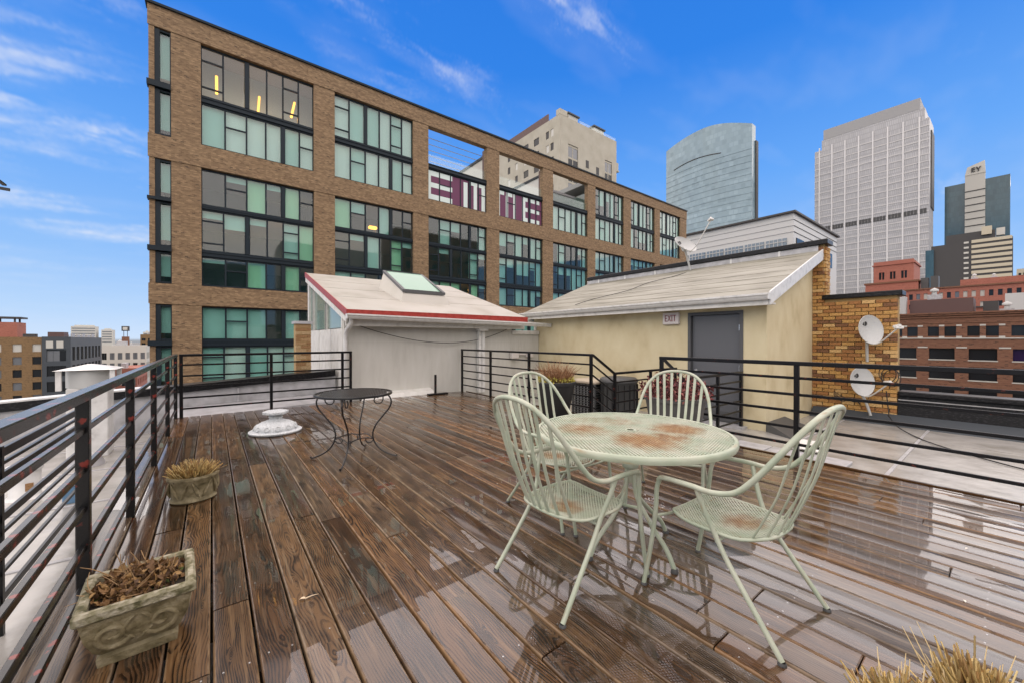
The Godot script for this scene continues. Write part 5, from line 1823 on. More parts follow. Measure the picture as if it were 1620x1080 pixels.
# one storey of one bay of the loft building: steel frame, casements, panes and what hangs behind them
func loft_window(b: Node, e0: float, e1: float, y0: float, y1: float, kind: int, r: RandomNumberGenerator, look: int, N: float, detail := true) -> Node:
	var wd := e1 - e0
	var nf := N + 0.22
	var cols := [[0.0, 0.175, 3], [0.175, 0.355, 0], [0.395, 0.55, 0], [0.55, 0.70, 0], [0.70, 0.85, 3], [0.85, 1.0, 0]] if kind == 0 else [[0.0, 0.19, 0], [0.19, 0.37, 2], [0.37, 0.54, 0], [0.54, 0.68, 0], [0.72, 0.86, 0], [0.86, 1.0, 2]]
	var f := MB.new()
	f.box2(P(e0, y0, nf), P(e1, y0 + 0.10, nf + 0.14)); f.box2(P(e0, y1 - 0.10, nf), P(e1, y1, nf + 0.14))
	var xs := []
	for c in cols:
		xs.append(c[0])
		if c[1] == 0.355 or c[1] == 0.68: xs.append(c[1])
	xs.append(1.0)
	for k in xs.size():
		var x: float = e0 + wd * xs[k]
		var a := x - 0.055
		var z := x + 0.055
		if xs[k] == 0.355 or xs[k] == 0.68: z = x + wd * 0.04; a = x
		elif xs[k] == 0.395 or xs[k] == 0.72: continue
		f.box2(P(maxf(a, e0), y0 + 0.10, nf - (0.05 if z - a > 0.15 else 0.0)), P(minf(z, e1), y1 - 0.10, nf + 0.14))
	for c in cols:
		if c[2] == 0: continue
		var xa: float = e0 + wd * c[0] + 0.056
		var xb: float = e0 + wd * c[1] - 0.056
		var sp := [0.28, 0.80] if c[2] == 3 else [0.42]
		for s in sp: f.box2(P(xa, lerpf(y1, y0, s) - 0.05, nf + 0.01), P(xb, lerpf(y1, y0, s) + 0.05, nf + 0.12))
	var w := part(b, "window", f, M.loft_steel)
	var k2 := 0
	var wp := wpos(w)
	for c in cols:
		var xa: float = e0 + wd * c[0] + 0.03
		var xb: float = e0 + wd * c[1] - 0.03
		slab(w, "pane", P((xa + xb) / 2, (y0 + y1) / 2, nf + 0.07), Vector3(xb - xa, y1 - y0 - 0.1, 0.02), M.window_glass, wp)
		k2 += 1
		var drop := 0.0
		var bm: Material = M.blind_teal
		match look:
			0: drop = 0.97
			1: drop = [0.0, 0.35, 0.95, 0.6, 0.95, 0.95][r.randi() % 6]
			2: drop = [0.0, 0.0, 0.95, 0.95, 0.4, 0.2, 0.0][r.randi() % 7]
			3: drop = 0.0
		if look == 0 and r.randf() < 0.45: bm = M.blind_pale
		if look == 2 and drop > 0.5 and r.randf() < 0.5: bm = M.blind_green
		if drop > 0.0:
			var yb := lerpf(y1, y0, drop)
			slab(w, "blind", P((xa + xb) / 2, (y1 + yb) / 2, nf + 0.28), Vector3(xb - xa + 0.06, y1 - yb - 0.06, 0.02), bm, wp)
	return w

func build_loft() -> void:
	var N := 36.0
	var r := RandomNumberGenerator.new()
	r.seed = 616
	var b := thing("loft_building", "long tan brick loft building with large black steel windows", "building", P(32, GROUND, N + 9))
	var bays := [[-0.57, 6.82], [8.46, 15.63], [17.24, 24.31], [26.0, 32.71], [34.44, 41.04], [42.62, 49.11], [50.84, 57.34], [58.82, 65.19]]
	var e0 := -3.35
	var e1 := 67.3
	var top := 24.1
	var O := P(e0, 0, N)
	var U := Vector3(1, 0, 0)
	var W := Vector3(0, 0, -1)
	var cols := [[0.3, 1.15]]
	for q in bays: cols.append([q[0] - e0, q[1] - e0])
	var groups := [[-5.4, 3.71], [5.14, 13.71], [15.34, 22.66]]
	var wall := MB.new()
	opening_wall(wall, O, U, W, e1 - e0, GROUND, top, cols, groups, 0.62)
	var wl := part(b, "wall", wall, M.loft_brick)
	# bands stand a little proud of the piers
	for y in [[3.72, 5.13], [13.72, 15.33], [22.67, top]]:
		var bd := MB.new()
		bd.box2(P(e0 - 0.05, y[0], N - 0.05), P(e1 + 0.02, y[1], N - 0.002))
		part(wl, "brick_band", bd, M.loft_brick)
	var cp := MB.new()
	cp.box2(P(e0 - 0.16, top, N - 0.18), P(e1 + 0.12, top + 0.16, N + 0.7))
	part(b, "cornice", cp, M.loft_steel)
	# storeys
	var storeys := [[[-5.3, -2.3, 1], [-2.1, 0.80, 0], [1.22, 3.68, 1]], [[5.18, 7.32, 1], [7.72, 10.78, 0], [11.05, 13.68, 1]], [[15.38, 18.50, 1], [18.95, 22.62, 0]]]
	for k in bays.size():
		var q: Array = bays[k]
		for g in 3:
			for s in storeys[g].size():
				var st: Array = storeys[g][s]
				if g == 2 and s == 1 and k >= 2 and k <= 4: continue
				if g == 0 and k > 2 and s == 0: continue
				var look := 1
				if g == 2: look = 0 if s == 0 or k > 0 else 3
				if g == 1: look = 2 if k < 3 else 1
				if g == 0: look = 1 if s != 1 else 0
				if k >= 5: look = 0 if r.randf() < 0.6 else 1
				if g == 2 and s == 0 and (k == 2 or k == 3): look = 3
				loft_window(b, q[0], q[1], st[0], st[1], 0 if st[2] == 0 else 1, r, look, N)
			# steel spandrels between the storeys
			for s in storeys[g].size() - 1:
				var ya: float = storeys[g][s][1]
				var yb: float = storeys[g][s + 1][0]
				var m := MB.new()
				m.box2(P(q[0], ya, N + 0.16), P(q[1], yb, N + 0.4))
				m.box2(P(q[0], ya + 0.02, N + 0.10), P(q[1], ya + 0.12, N + 0.158))
				m.box2(P(q[0], yb - 0.12, N + 0.10), P(q[1], yb - 0.02, N + 0.158))
				part(b, "spandrel", m, M.loft_steel)
	# narrow corner windows with steel sills
	for g in 3:
		for s in storeys[g].size():
			var st: Array = storeys[g][s]
			var f := MB.new()
			f.box2(P(-3.05, st[0], N + 0.05), P(-2.78, st[1], N + 0.4))
			f.box2(P(-2.26, st[0], N + 0.05), P(-2.2, st[1], N + 0.4))
			f.box2(P(-2.779, st[0], N + 0.1), P(-2.261, st[0] + 0.12, N + 0.4)); f.box2(P(-2.779, st[1] - 0.12, N + 0.1), P(-2.261, st[1], N + 0.4))
			var w := part(b, "window", f, M.loft_steel)
			slab(w, "pane", P(-2.52, (st[0] + st[1]) / 2, N + 0.25), Vector3(0.515, st[1] - st[0] - 0.24, 0.02), M.window_glass)
			slab(w, "blind", P(-2.52, (st[0] + st[1]) / 2 + 0.2, N + 0.45), Vector3(0.515, st[1] - st[0] - 0.6, 0.02), M.blind_teal)
			if s < storeys[g].size() - 1:
				var m := MB.new()
				m.box2(P(-3.44, st[1] + 0.05, N - 0.18), P(-2.2, storeys[g][s + 1][0] - 0.02, N + 0.42))
				part(b, "spandrel", m, M.loft_steel)
	# floors, inner walls and roof
	for y in [GROUND + 4.0, -5.5, -2.2, 1.0, 4.4, 7.5, 10.9, 14.5, 18.72]:
		rest_of_box(b, e0 + 0.3, e1 - 0.3, N + 0.64, N + 18.0, y - 0.16, y + 0.16, M.loft_floor, "floor")
	rest_of_box(b, e0 + 0.3, e1 - 0.3, N + 7.0, N + 7.2, GROUND + 0.2, 18.5, M.loft_inside, "inner_wall")
	rest_of_box(b, e0, e0 + 0.3, N + 0.62, N + 18, GROUND, top, M.loft_brick, "end_wall")
	rest_of_box(b, e1 - 0.3, e1, N + 0.62, N + 18, GROUND, top, M.loft_brick, "end_wall")
	rest_of_box(b, e0, e1, N + 18, N + 18.4, GROUND, 18.6, M.loft_brick, "rear_wall")
	rest_of_box(b, e0 + 0.3, 16.6, N + 0.64, N + 18.0, top - 0.9, top - 0.3, M.loft_floor, "roof")
	rest_of_box(b, 41.8, e1 - 0.3, N + 0.64, N + 18.0, top - 0.9, top - 0.3, M.loft_floor, "roof")
	rest_of_box(b, e0 + 0.3, 16.3, N + 3.4, N + 3.6, 18.9, top - 0.9, M.room_pale, "inner_wall")
	rest_of_box(b, 42.2, e1 - 0.3, N + 7.0, N + 7.2, 18.9, top - 0.9, M.loft_inside, "inner_wall")
	rest_of_box(b, 16.3, 16.6, N + 0.64, N + 18.0, 18.9, top - 0.9, M.screen_white, "terrace_wall")
	for q in [8.0, 25.2]:
		rest_of_box(b, q - 0.5, q - 0.3, N + 0.64, N + 7.0, GROUND + 0.2, 18.5, M.loft_inside, "partition")
	# roof terrace behind the open bays: white screens, glass guard, pergola wires, soffit
	for e in [24.75, 33.3]:
		rest_of_box(b, e, e + 0.15, N + 0.66, N + 9.0, 18.9, 22.0, M.screen_white, "terrace_screen")
		rest_of_box(b, e - 0.1, e + 0.25, N + 0.66, N + 9.0, 22.0, 22.3, M.loft_steel, "screen_cap")
		rest_of_box(b, e - 0.35, e - 0.01, N + 0.63, N + 1.1, 18.9, 22.6, M.rust_metal, "pier_lining")
	for k in 3:
		var q: Array = bays[2 + k]
		slab(b, "glass_guard", P((q[0] + q[1]) / 2, 19.55, N + 0.4), Vector3(q[1] - q[0], 1.1, 0.03), M.guard_glass)
		slab(b, "guard_sill", P((q[0] + q[1]) / 2, 18.75, N + 0.28), Vector3(q[1] - q[0], 0.5, 0.36), M.loft_steel)
	for k in 7:
		slab(b, "pergola_wire", P(20.8, 22.3, N + 1.5 + k * 1.2), Vector3(8.0, 0.05, 0.05), M.dish_grey)
	rest_of_box(b, 34.2, 41.8, N + 3.0, N + 9.0, 21.6, 21.9, M.flashing, "terrace_soffit")
	rest_of_box(b, 41.2, 41.3, N + 0.7, N + 9.0, 18.9, 21.6, M.guard_glass, "terrace_glazing")
	rest_of_box(b, 34.5, 41.0, N + 9.0, N + 9.1, 18.9, 21.6, M.guard_glass, "terrace_glazing")
	# giant letters on purple film behind the panes of two bays
	var letters := [[2, [[0.0, 0.055, 0, 1], [0.055, 0.40, 0, 0.18], [0.055, 0.40, 0.41, 0.58], [0.055, 0.40, 0.82, 1], [0.595, 0.665, 0.08, 1], [0.72, 0.84, 0, 0.13], [0.775, 0.835, 0.13, 1], [0.87, 0.985, 0, 0.13], [0.92, 0.985, 0.13, 1]]], [3, [[0.0, 0.04, 0, 1], [0.04, 0.13, 0, 0.15], [0.17, 0.31, 0, 0.15], [0.165, 0.215, 0.15, 1], [0.33, 0.385, 0.0, 1], [0.53, 0.605, 0, 1], [0.605, 0.66, 0, 0.16], [0.605, 0.66, 0.42, 0.58], [0.605, 0.66, 0.84, 1], [0.73, 0.83, 0, 0.16], [0.73, 0.83, 0.42, 0.58], [0.73, 0.83, 0.84, 1], [0.87, 0.94, 0, 0.16], [0.87, 0.94, 0.42, 0.58], [0.87, 0.94, 0.84, 1]]]]
	for lt in letters:
		var q: Array = bays[lt[0]]
		var ya := 15.5
		var yb := 18.4
		slab(b, "purple_film", P((q[0] + q[1]) / 2, (ya + yb) / 2, N + 0.268), Vector3(q[1] - q[0], yb - ya + 0.2, 0.008), M.letter_purple)
		for x in lt[1]:
			var xa := lerpf(q[0], q[1], x[0])
			var xb := lerpf(q[0], q[1], x[1])
			var y0 := lerpf(yb, ya, x[2])
			var y1 := lerpf(yb, ya, x[3])
			slab(b, "letter_block", P((xa + xb) / 2, (y0 + y1) / 2, N + 0.258), Vector3(xb - xa, absf(y1 - y0), 0.008), M.letter_white)
	# lit tube lamps and warm lamps inside
	var lamps := [[0.35, 20.9, 1.6, 0.0], [3.1, 20.9, 2.6, 0.2], [5.4, 20.9, 1.7, 0.5], [5.2, 8.7, 2.2, 0.0], [0.2, 2.9, 1.2, 0.0], [20.9, 7.2, 2.5, 0.0], [12.5, 12.2, 2.5, 0.0]]
	for k in lamps.size():
		var l: Array = lamps[k]
		var pl := thing("pendant_lamp", ["warm tube lamp hanging in the top corner loft window", "warm tube lamp hanging in the top corner loft window", "warm tube lamp hanging in the top corner loft window", "broad warm lamp glowing in a middle loft window", "small warm lamp in a low loft window", "warm lamp glowing above the shed roof in a loft window", "warm lamp in the second loft bay"][k], "lamp", P(l[0], l[1], N + l[2]), "lamps in the loft windows")
		var m := MB.new()
		if k < 3: m.tube([P(l[0], l[1] - 0.75, N + l[2]), P(l[0] + l[3] * 0.6, l[1] + 0.75, N + l[2] + 0.3)], 0.09, 8)
		else: m.cbox(P(l[0], l[1], N + l[2]), Vector3(0.8, 0.28, 0.4), 0.08)
		part(pl, "lamp_tube", m, M.lamp_glow)
		var ol := OmniLight3D.new()
		ol.name = "lamp_light"
		ol.light_color = Color(1.0, 0.72, 0.35)
		ol.light_energy = 0.2
		ol.light_size = 0.2
		ol.omni_range = 14.0
		ol.omni_attenuation = 2.0
		ol.shadow_enabled = true
		pl.add_child(ol)
		ol.position = Vector3(0, -1.0 if k < 3 else -0.5, 0.3)

func build_city_east() -> void:
	var r := RandomNumberGenerator.new()
	r.seed = 88
	var E := Vector3(1, 0, 0)
	var S := Vector3(0, 0, 1)
	var Nn := Vector3(0, 0, -1)
	# beige apartment tower
	var b := thing("apartment_tower", "beige apartment tower rising behind the loft building", "building", P(90, GROUND, 95))
	var ce := 79.2
	var cn := 80.0
	var h := 66.0
	var ws := MB.new()
	var scols := [[4.6, 8.2], [11.2, 12.6], [16.4, 17.8], [19.6, 22.6]]
	var rows := []
	for k in 9: rows.append([h - 40.2 + k * 4.1 - 0.4, h - 40.2 + k * 4.1 + 2.8])
	# south face: two wide glazed strips and two strips of small windows
	opening_wall(ws, P(ce, 0, cn), E, Nn, 25.9, GROUND, h, [[3.4, 7.6], [20.0, 23.6]], [[30.0, h - 7.5]], 0.4)
	part(b, "south_wall", ws, M.beige_render)
	for k in 8:
		var y := 30.0 + k * 3.55
		for c in [[3.4, 7.6], [20.0, 23.6]]:
			var w := fslab(b, "window", P(ce, 0, cn), E, Nn, c[0], c[1], y, y + 3.0, 0.25, 0.32, [M.pane_dark, M.pane_grey, M.pane_dark][k % 3])
			fslab(b, "spandrel", P(ce, 0, cn), E, Nn, c[0], c[1], y + 3.0, y + 3.55, 0.2, 0.3, M.beige_render)
			var mid: float = (c[0] + c[1]) / 2
			fslab(b, "glazing_bar", P(ce, 0, cn), E, Nn, mid - 0.15, mid + 0.15, y, y + 3.0, 0.2, 0.25, M.beige_render)
		for c in [11.0, 15.8]:
			var off := -0.8 if c > 12 else 0.0
			fslab(b, "window", P(ce, 0, cn), E, Nn, c, c + 1.35, h - 12.5 - k * 4.1 + off, h - 10.2 - k * 4.1 + off, -0.05, 0.02, M.charcoal)
	var ww := MB.new()
	var wcols := [[2.2, 3.5], [4.2, 5.5], [8.6, 11.0], [13.6, 16.0], [19.0, 20.4], [23.0, 24.4]]
	var wrows := []
	for k in 9: wrows.append([h - 38.0 + k * 4.1, h - 38.0 + k * 4.1 + 2.2])
	opening_wall(ww, P(ce, 0, cn + 0.4), Nn, E, 30.0, GROUND, h, wcols, wrows, 0.4)
	part(b, "west_wall", ww, M.beige_render)
	windows_in(b, P(ce, 0, cn + 0.4), Nn, E, wcols, wrows, 0.15, [M.charcoal, M.pane_dark, M.charcoal, M.pane_pale], r)
	rest_of_box(b, ce + 0.4, ce + 25.9, cn + 0.4, cn + 30.4, GROUND, h - 0.3, M.beige_render)
	var pn := MB.new()
	pn.box2(P(ce + 0.1, h, cn + 5.0), P(ce + 0.4, h + 2.2, cn + 29))
	part(b, "roof_screen", pn, M.rust_metal)
	rest_of_box(b, ce - 0.05, ce + 3.0, cn - 0.05, cn + 1.5, h, h + 1.6, M.beige_render, "corner_pier")
	rest_of_box(b, ce + 2.0, ce + 14, cn + 32, cn + 44, GROUND, h + 4.5, M.beige_render, "rear_block")
	for q in [[4.0, 8.0], [15.5, 20.0]]:
		rest_of_box(b, ce + q[0], ce + q[1], cn + 0.5, cn + 4, h, h + 1.6, M.stone_pale, "roof_box")
		rest_of_box(b, ce + q[0] - 0.5, ce + q[1] + 0.5, cn + 0.1, cn + 5, h + 1.6, h + 2.0, M.slate_paint, "roof_canopy")
	rest_of_box(b, ce + 8.5, ce + 25.5, cn + 0.1, cn + 0.3, h, h + 0.9, M.guard_glass, "roof_guard")
	for k in 6:
		rest_of_box(b, ce + 25.9, ce + 27.6, cn + 0.5, cn + 6, h - 9.0 - k * 7.0, h - 6.5 - k * 7.0, M.lime if k > 0 else M.beige_render, "balcony")
		rest_of_box(b, ce + 25.9, ce + 27.8, cn + 0.3, cn + 6.2, h - 9.4 - k * 7.0, h - 9.0 - k * 7.0, M.beige_render, "balcony_floor")
	# low dark block left of the glass tower
	var lo := thing("stepped_block", "brown stepped block with roof plant beside the glass tower", "building", P(200, GROUND, 165))
	rest_of_box(lo, 190, 215, 130, 160, GROUND, 62, M.stone_pale)
	rest_of_box(lo, 192, 215, 133, 158, 62, 68, M.charcoal, "roof_plant")
	rest_of_box(lo, 189.5, 190, 130, 160, 54, 58, M.charcoal, "window_band")
	rest_of_box(lo, 190, 215, 129.6, 130, 54, 58, M.charcoal, "window_band")
	slab(lo, "aerial", P(204, 79, 140), Vector3(0.8, 22, 0.8), M.charcoal)
	# glass tower with a bowed front
	var g := thing("glass_tower", "pale blue glass office tower with a bowed front", "building", P(320, GROUND, 145))
	var gm := MB.new()
	var n0 := 113.0
	var n1 := 178.0
	var steps := 16
	var roofp := []
	for k in steps + 1:
		var t := float(k) / steps
		roofp.append([300.0 - 4.0 * sin(PI * t), lerpf(n0, n1, t), 152.5 + 9.0 * sin(PI * minf(t, 0.5) * 1.0) * (1.0 if t < 0.5 else 1.0 - 0.45 * pow((t - 0.5) * 2.0, 2.0))])
	for k in steps:
		var a: Array = roofp[k]
		var c: Array = roofp[k + 1]
		gm.quad(P(c[0], GROUND, c[1]), P(a[0], GROUND, a[1]), P(a[0], a[2], a[1]), P(c[0], c[2], c[1]))
		gm.quad(P(306, GROUND, a[1]), P(306, GROUND, c[1]), P(306, c[2], c[1]), P(306, a[2], a[1]))
		gm.quad(P(a[0], a[2], a[1]), P(306, a[2], a[1]), P(306, c[2], c[1]), P(c[0], c[2], c[1]))
	gm.quad(P(roofp[0][0], GROUND, n0), P(306, GROUND, n0), P(306, roofp[0][2], n0), P(roofp[0][0], roofp[0][2], n0))
	part(g, "glass_front", gm, M.tower_glass)
	var vd := MB.new()
	var arc := []
	for k in 10:
		var t := lerpf(0.30, 0.88, k / 9.0)
		arc.append(P(299.8 - 4.0 * sin(PI * t), 137.0 + 3.5 * sin(PI * clampf((t - 0.2) * 1.2, 0, 1)), lerpf(n0, n1, t)))
	vd.tube(arc, 0.32, 5)
	part(g, "roof_slot", vd, M.charcoal)
	for k in 34:
		var y := -10.0 + k * 4.4
		var ln := MB.new()
		var lp := []
		for j in steps + 1: lp.append(P(roofp[j][0] - 0.1, y, roofp[j][1]))
		ln.strip(lp, 0.35, 0.25, Vector3.UP)
		part(g, "floor_line", ln, M.tower_glass)
	rest_of_box(g, 305, 308.6, n0 - 0.9, n0 - 0.2, GROUND, 142, M.tower_dark, "side_core")
	# tall pale tower with ribs
	var t := thing("ribbed_tower", "tall pale grey office tower with thin white ribs and dark louvre band", "building", P(375, GROUND, 61))
	var E1 := 350.0
	var a0 := 32.5
	var a1 := 90.0
	rest_of_box(t, E1, E1 + 20, a0, a1, GROUND, 138, M.tower_grey, "shaft")
	rest_of_box(t, E1 + 0.3, E1 + 20, a0 + 2.0, a1 - 4.0, 138, 145, M.tower_grey, "shaft")
	rest_of_box(t, E1 + 0.2, E1 + 20, a0 + 4.0, a1 - 5.0, 145, 152, M.tower_crown, "crown")
	for k in 8:
		var n := a0 + 4.3 + k * 7.2
		if n > a1: continue
		rest_of_box(t, E1 - 0.5, E1, n - 0.35, n + 0.35, GROUND, 140, M.tower_rib, "rib")
	for k in 34:
		var y := -12.0 + k * 4.4
		rest_of_box(t, E1 - 0.2, E1, a0, a1, y, y + 0.7, M.tower_line, "floor_line")
	for k in 9:
		var n := a0 + 0.9 + (k - 0.45) * 7.2
		for j in 4:
			var q := n + 0.3 + j * 1.55
			if q < a0 + 0.3 or q + 1.3 > a1: continue
			rest_of_box(t, E1 - 0.3, E1 - 0.05, q, q + 1.35, 79.5, 82.5, M.tower_dark, "louvre")
	rest_of_box(t, E1 + 6, E1 + 19, a0 - 0.5, a0, 84, 132, M.tower_dark, "side_louvre")
	# dark glass tower with the pale stone spine and the letters EY
	var ey := thing("lettered_tower", "dark teal glass tower with a pale stone spine bearing two letters", "building", P(410, GROUND, 16))
	var e2 := 400.0
	rest_of_box(ey, e2, e2 + 30, 2.0, 29.8, GROUND, 106, M.tower_teal, "shaft")
	rest_of_box(ey, e2 - 2.0, e2 + 1, 12.0, 20.6, GROUND, 110, M.stone_pale, "spine")
	for k in 16: rest_of_box(ey, e2 - 2.25, e2 - 2.0, 12.0, 20.6, 30 + k * 4.6, 30.55 + k * 4.6, M.charcoal, "floor_joint")
	var cr := MB.new()
	cr.hexa([P(e2 - 2.3, 110, 11.9), P(e2 + 2, 110, 11.9), P(e2 + 2, 110, 20.7), P(e2 - 2.3, 110, 20.7), P(e2 - 1.5, 118, 12.3), P(e2 + 2, 119, 12.3), P(e2 + 2, 116.5, 19.7), P(e2 - 1.5, 115.5, 19.7)])
	part(ey, "crown", cr, M.stone_pale)
	var tm := TextMesh.new()
	var sf := SystemFont.new()
	sf.font_names = PackedStringArray(["Droid Sans"])
	sf.font_weight = 700
	tm.font = sf
	tm.text = "EY"
	tm.font_size = 64
	tm.pixel_size = 0.062
	tm.depth = 0.5
	var to := MeshInstance3D.new()
	to.name = "lettering"
	to.mesh = tm
	to.material_override = M.charcoal
	ey.add_child(to)
	to.position = P(e2 - 2.4, 112.9, 16.0) - ey.position
	to.rotation.y = -PI / 2
	# striped block before it
	var d := thing("striped_block", "block with one charcoal half and one half of beige bands", "building", P(310, GROUND, 13))
	rest_of_box(d, 300, 330, 0.6, 27.0, GROUND, 50, M.charcoal, "shaft")
	rest_of_box(d, 299, 300, 26.0, 29.0, GROUND, 48, M.tower_teal, "side_bay")
	rest_of_box(d, 303, 330, 6, 22, 50, 55, M.charcoal, "roof_plant")
	rest_of_box(d, 302, 306, 7.0, 10.2, 53, 57, M.stripe_beige, "roof_box")
	rest_of_box(d, 303, 306, 3.0, 5.6, 52, 55.5, M.stone_pale, "roof_box")
	for k in 15:
		rest_of_box(d, 299.7, 300, 0.8, 13.3, 13.4 + k * 2.55, 14.9 + k * 2.55, M.stripe_beige, "band")
		rest_of_box(d, 299.8, 300, 14.2, 15.8, 13.6 + k * 2.55, 14.5 + k * 2.55, M.stone_pale, "stair_window")
	rest_of_box(d, 299.6, 299.71, 9.3, 10.9, 23.5, 25.2, M.charcoal, "blank_panel")
	var fe := thing("distant_block", "beige block at the far end of the street beyond the striped block", "building", P(380, GROUND, -2))
	rest_of_box(fe, 370, 400, -6, -0.6, GROUND, 42, M.stripe_beige, "shaft")
	for k in 8:
		for j in 3: rest_of_box(fe, 369.8, 370, -5.6 + j * 1.7, -4.7 + j * 1.7, 14 + k * 3.4, 15.8 + k * 3.4, M.pane_dark, "window")
	var fg := thing("distant_block", "narrow grey block between the ribbed tower and the charcoal block", "building", P(520, GROUND, 44))
	rest_of_box(fg, 510, 540, 41.0, 46.5, GROUND, 36, M.stone_pale, "shaft")
	for k in 8: rest_of_box(fg, 509.8, 510, 41.4, 46.2, 2 + k * 4.2, 3.6 + k * 4.2, M.charcoal, "window_band")
	# white panelled building with a ribbon of windows
	var w := thing("panelled_building", "low white panelled building with a ribbon of blue windows", "building", P(100, GROUND, 37))
	rest_of_box(w, 90, 120, 26.5, 52, GROUND, 26.0, M.white_panel, "shaft")
	rest_of_box(w, 89.4, 121, 26.0, 53, 26.0, 26.35, M.charcoal, "roof_edge")
	for k in 3:
		rest_of_box(w, 89.9, 89.998, 26.5, 52, 22.3 + k * 1.2, 22.36 + k * 1.2, M.flashing, "panel_joint")
		rest_of_box(w, 90, 120, 26.4, 26.498, 22.3 + k * 1.2, 22.36 + k * 1.2, M.charcoal, "panel_joint")
	for k in 6:
		rest_of_box(w, 89.85, 89.99, 27.6 + k * 4.0, 31.2 + k * 4.0, 18.0, 21.3, M.pane_blue, "window")
		for j in 4: rest_of_box(w, 89.75, 89.85, 28.3 + k * 4.0 + j * 0.75, 28.38 + k * 4.0 + j * 0.75, 18.0, 21.3, M.white_panel, "glazing_bar")
		rest_of_box(w, 89.75, 89.85, 27.6 + k * 4.0, 31.2 + k * 4.0, 20.6, 20.72, M.white_panel, "glazing_bar")
	for k in 5:
		rest_of_box(w, 91.5 + k * 5.0, 95.8 + k * 5.0, 26.35, 26.49, 18.0, 21.3, M.pane_dark, "window")
	# red brick tower block and the long red building below it
	var rt := thing("red_brick_tower", "square red brick tower top with three barred windows", "building", P(165, GROUND, 22))
	var rm := MB.new()
	opening_wall(rm, P(160, 0, 26.4), Vector3(0, 0, 1), E, 8.6, GROUND, 24.6, [[1.2, 2.4], [3.6, 4.8], [6.0, 7.2]], [[19.2, 21.4]], 0.5)
	part(rt, "wall", rm, M.red_brick)
	for k in 3:
		fslab(rt, "window", P(160, 0, 26.4), S, E, 1.2 + k * 2.4, 2.4 + k * 2.4, 19.2, 21.4, 0.3, 0.4, M.pane_dark)
		fslab(rt, "glazing_bar", P(160, 0, 26.4), S, E, 1.7 + k * 2.4, 1.9 + k * 2.4, 19.2, 21.4, 0.2, 0.3, M.red_brick)
	rest_of_box(rt, 160.5, 172, 17.8, 26.4, GROUND, 24.4, M.red_brick)
	rest_of_box(rt, 159.7, 172.2, 17.5, 26.7, 23.4, 23.7, M.red_brick, "string_course")
	rest_of_box(rt, 158.5, 173, 16.8, 28.0, GROUND, 18.0, M.red_brick, "base")
	rest_of_box(rt, 158.2, 173, 16.5, 28.3, 17.8, 18.25, M.brown_brick, "string_course")
	var tk := thing("roof_tank", "pair of grey roof tanks beside the red brick tower", "tank", P(165, 15, 15.2))
	for k in 2: rest_of_box(tk, 160, 163, 13.0 + k * 1.9, 14.5 + k * 1.9, 14.2, 19.0 - 0.3 * k, M.ac_grey, "tank")
	var rb := thing("red_brick_block", "long red brick building with rows of small pale windows", "building", P(150, GROUND, 10))
	var cols := spread(27, 0.8, 1.28, 0.66)
	var rws := [[3.6, 5.0], [6.2, 7.6], [8.8, 10.0], [11.2, 12.6]]
	var lm := MB.new()
	opening_wall(lm, P(140, 0, 30), S, E, 36, GROUND, 13.6, cols, rws, 0.5)
	part(rb, "wall", lm, M.red_brick)
	windows_in(rb, P(140, 0, 30), S, E, cols, rws, 0.25, [M.pane_pale, M.pane_pale, M.pane_grey, M.pane_dark], r)
	rest_of_box(rb, 140.6, 160, -6, 30, GROUND, 13.4, M.red_brick)
	rest_of_box(rb, 139.7, 160, -6.2, 30.2, 13.6, 13.9, M.brown_brick, "cornice")
	rest_of_box(rb, 139.6, 139.95, 2.4, 6.4, 8.6, 8.9, M.charcoal, "balcony")
	rest_of_box(rb, 139.6, 139.95, 8.4, 12.4, 8.6, 8.9, M.charcoal, "balcony")
	rest_of_box(rb, 142, 150, -6, 8, 13.9, 15.5, M.red_brick, "attic")
	var wr := thing("white_roof_house", "white roof house at the end of the long red building", "building", P(100, GROUND, -2))
	rest_of_box(wr, 95, 105, -9, 0.9, GROUND, 8.2, M.white_panel, "shaft")
	# brown brick warehouse across the alley
	var bb := thing("brown_warehouse", "brown brick warehouse with stone blocks between its windows", "building", P(66, GROUND, 0))
	var bO := P(60, 0, 9.0)
	var pitch := 2.72
	var bm := MB.new()
	var wide := []
	var pair := []
	for k in 9:
		wide.append([0.75 + k * pitch, 2.55 + k * pitch])
		pair.append([0.66 + k * pitch, 1.46 + k * pitch]); pair.append([1.84 + k * pitch, 2.64 + k * pitch])
	opening_wall(bm, bO, S, E, 26, 1.24, 4.05, pair, [[1.62, 2.62]], 0.5)
	opening_wall(bm, bO, S, E, 26, GROUND, 1.24, wide, [[-7.0, -5.6], [-4.6, -3.55], [-2.75, -1.45], [-0.75, 0.40]], 0.5)
	part(bb, "wall", bm, M.brown_brick)
	for k in pair.size():
		fslab(bb, "window", bO, S, E, pair[k][0], pair[k][1], 1.62, 2.62, 0.2, 0.3, [M.pane_dark, M.pane_dark, M.pane_grey, M.pane_pale][0 if k < 6 else (r.randi() % 4)])
		for y in [1.46, 2.62]:
			fslab(bb, "stone_block", bO, S, E, pair[k][1], pair[k][1] + 0.38, y, y + 0.16, -0.03, 0.2, M.stone_pale)
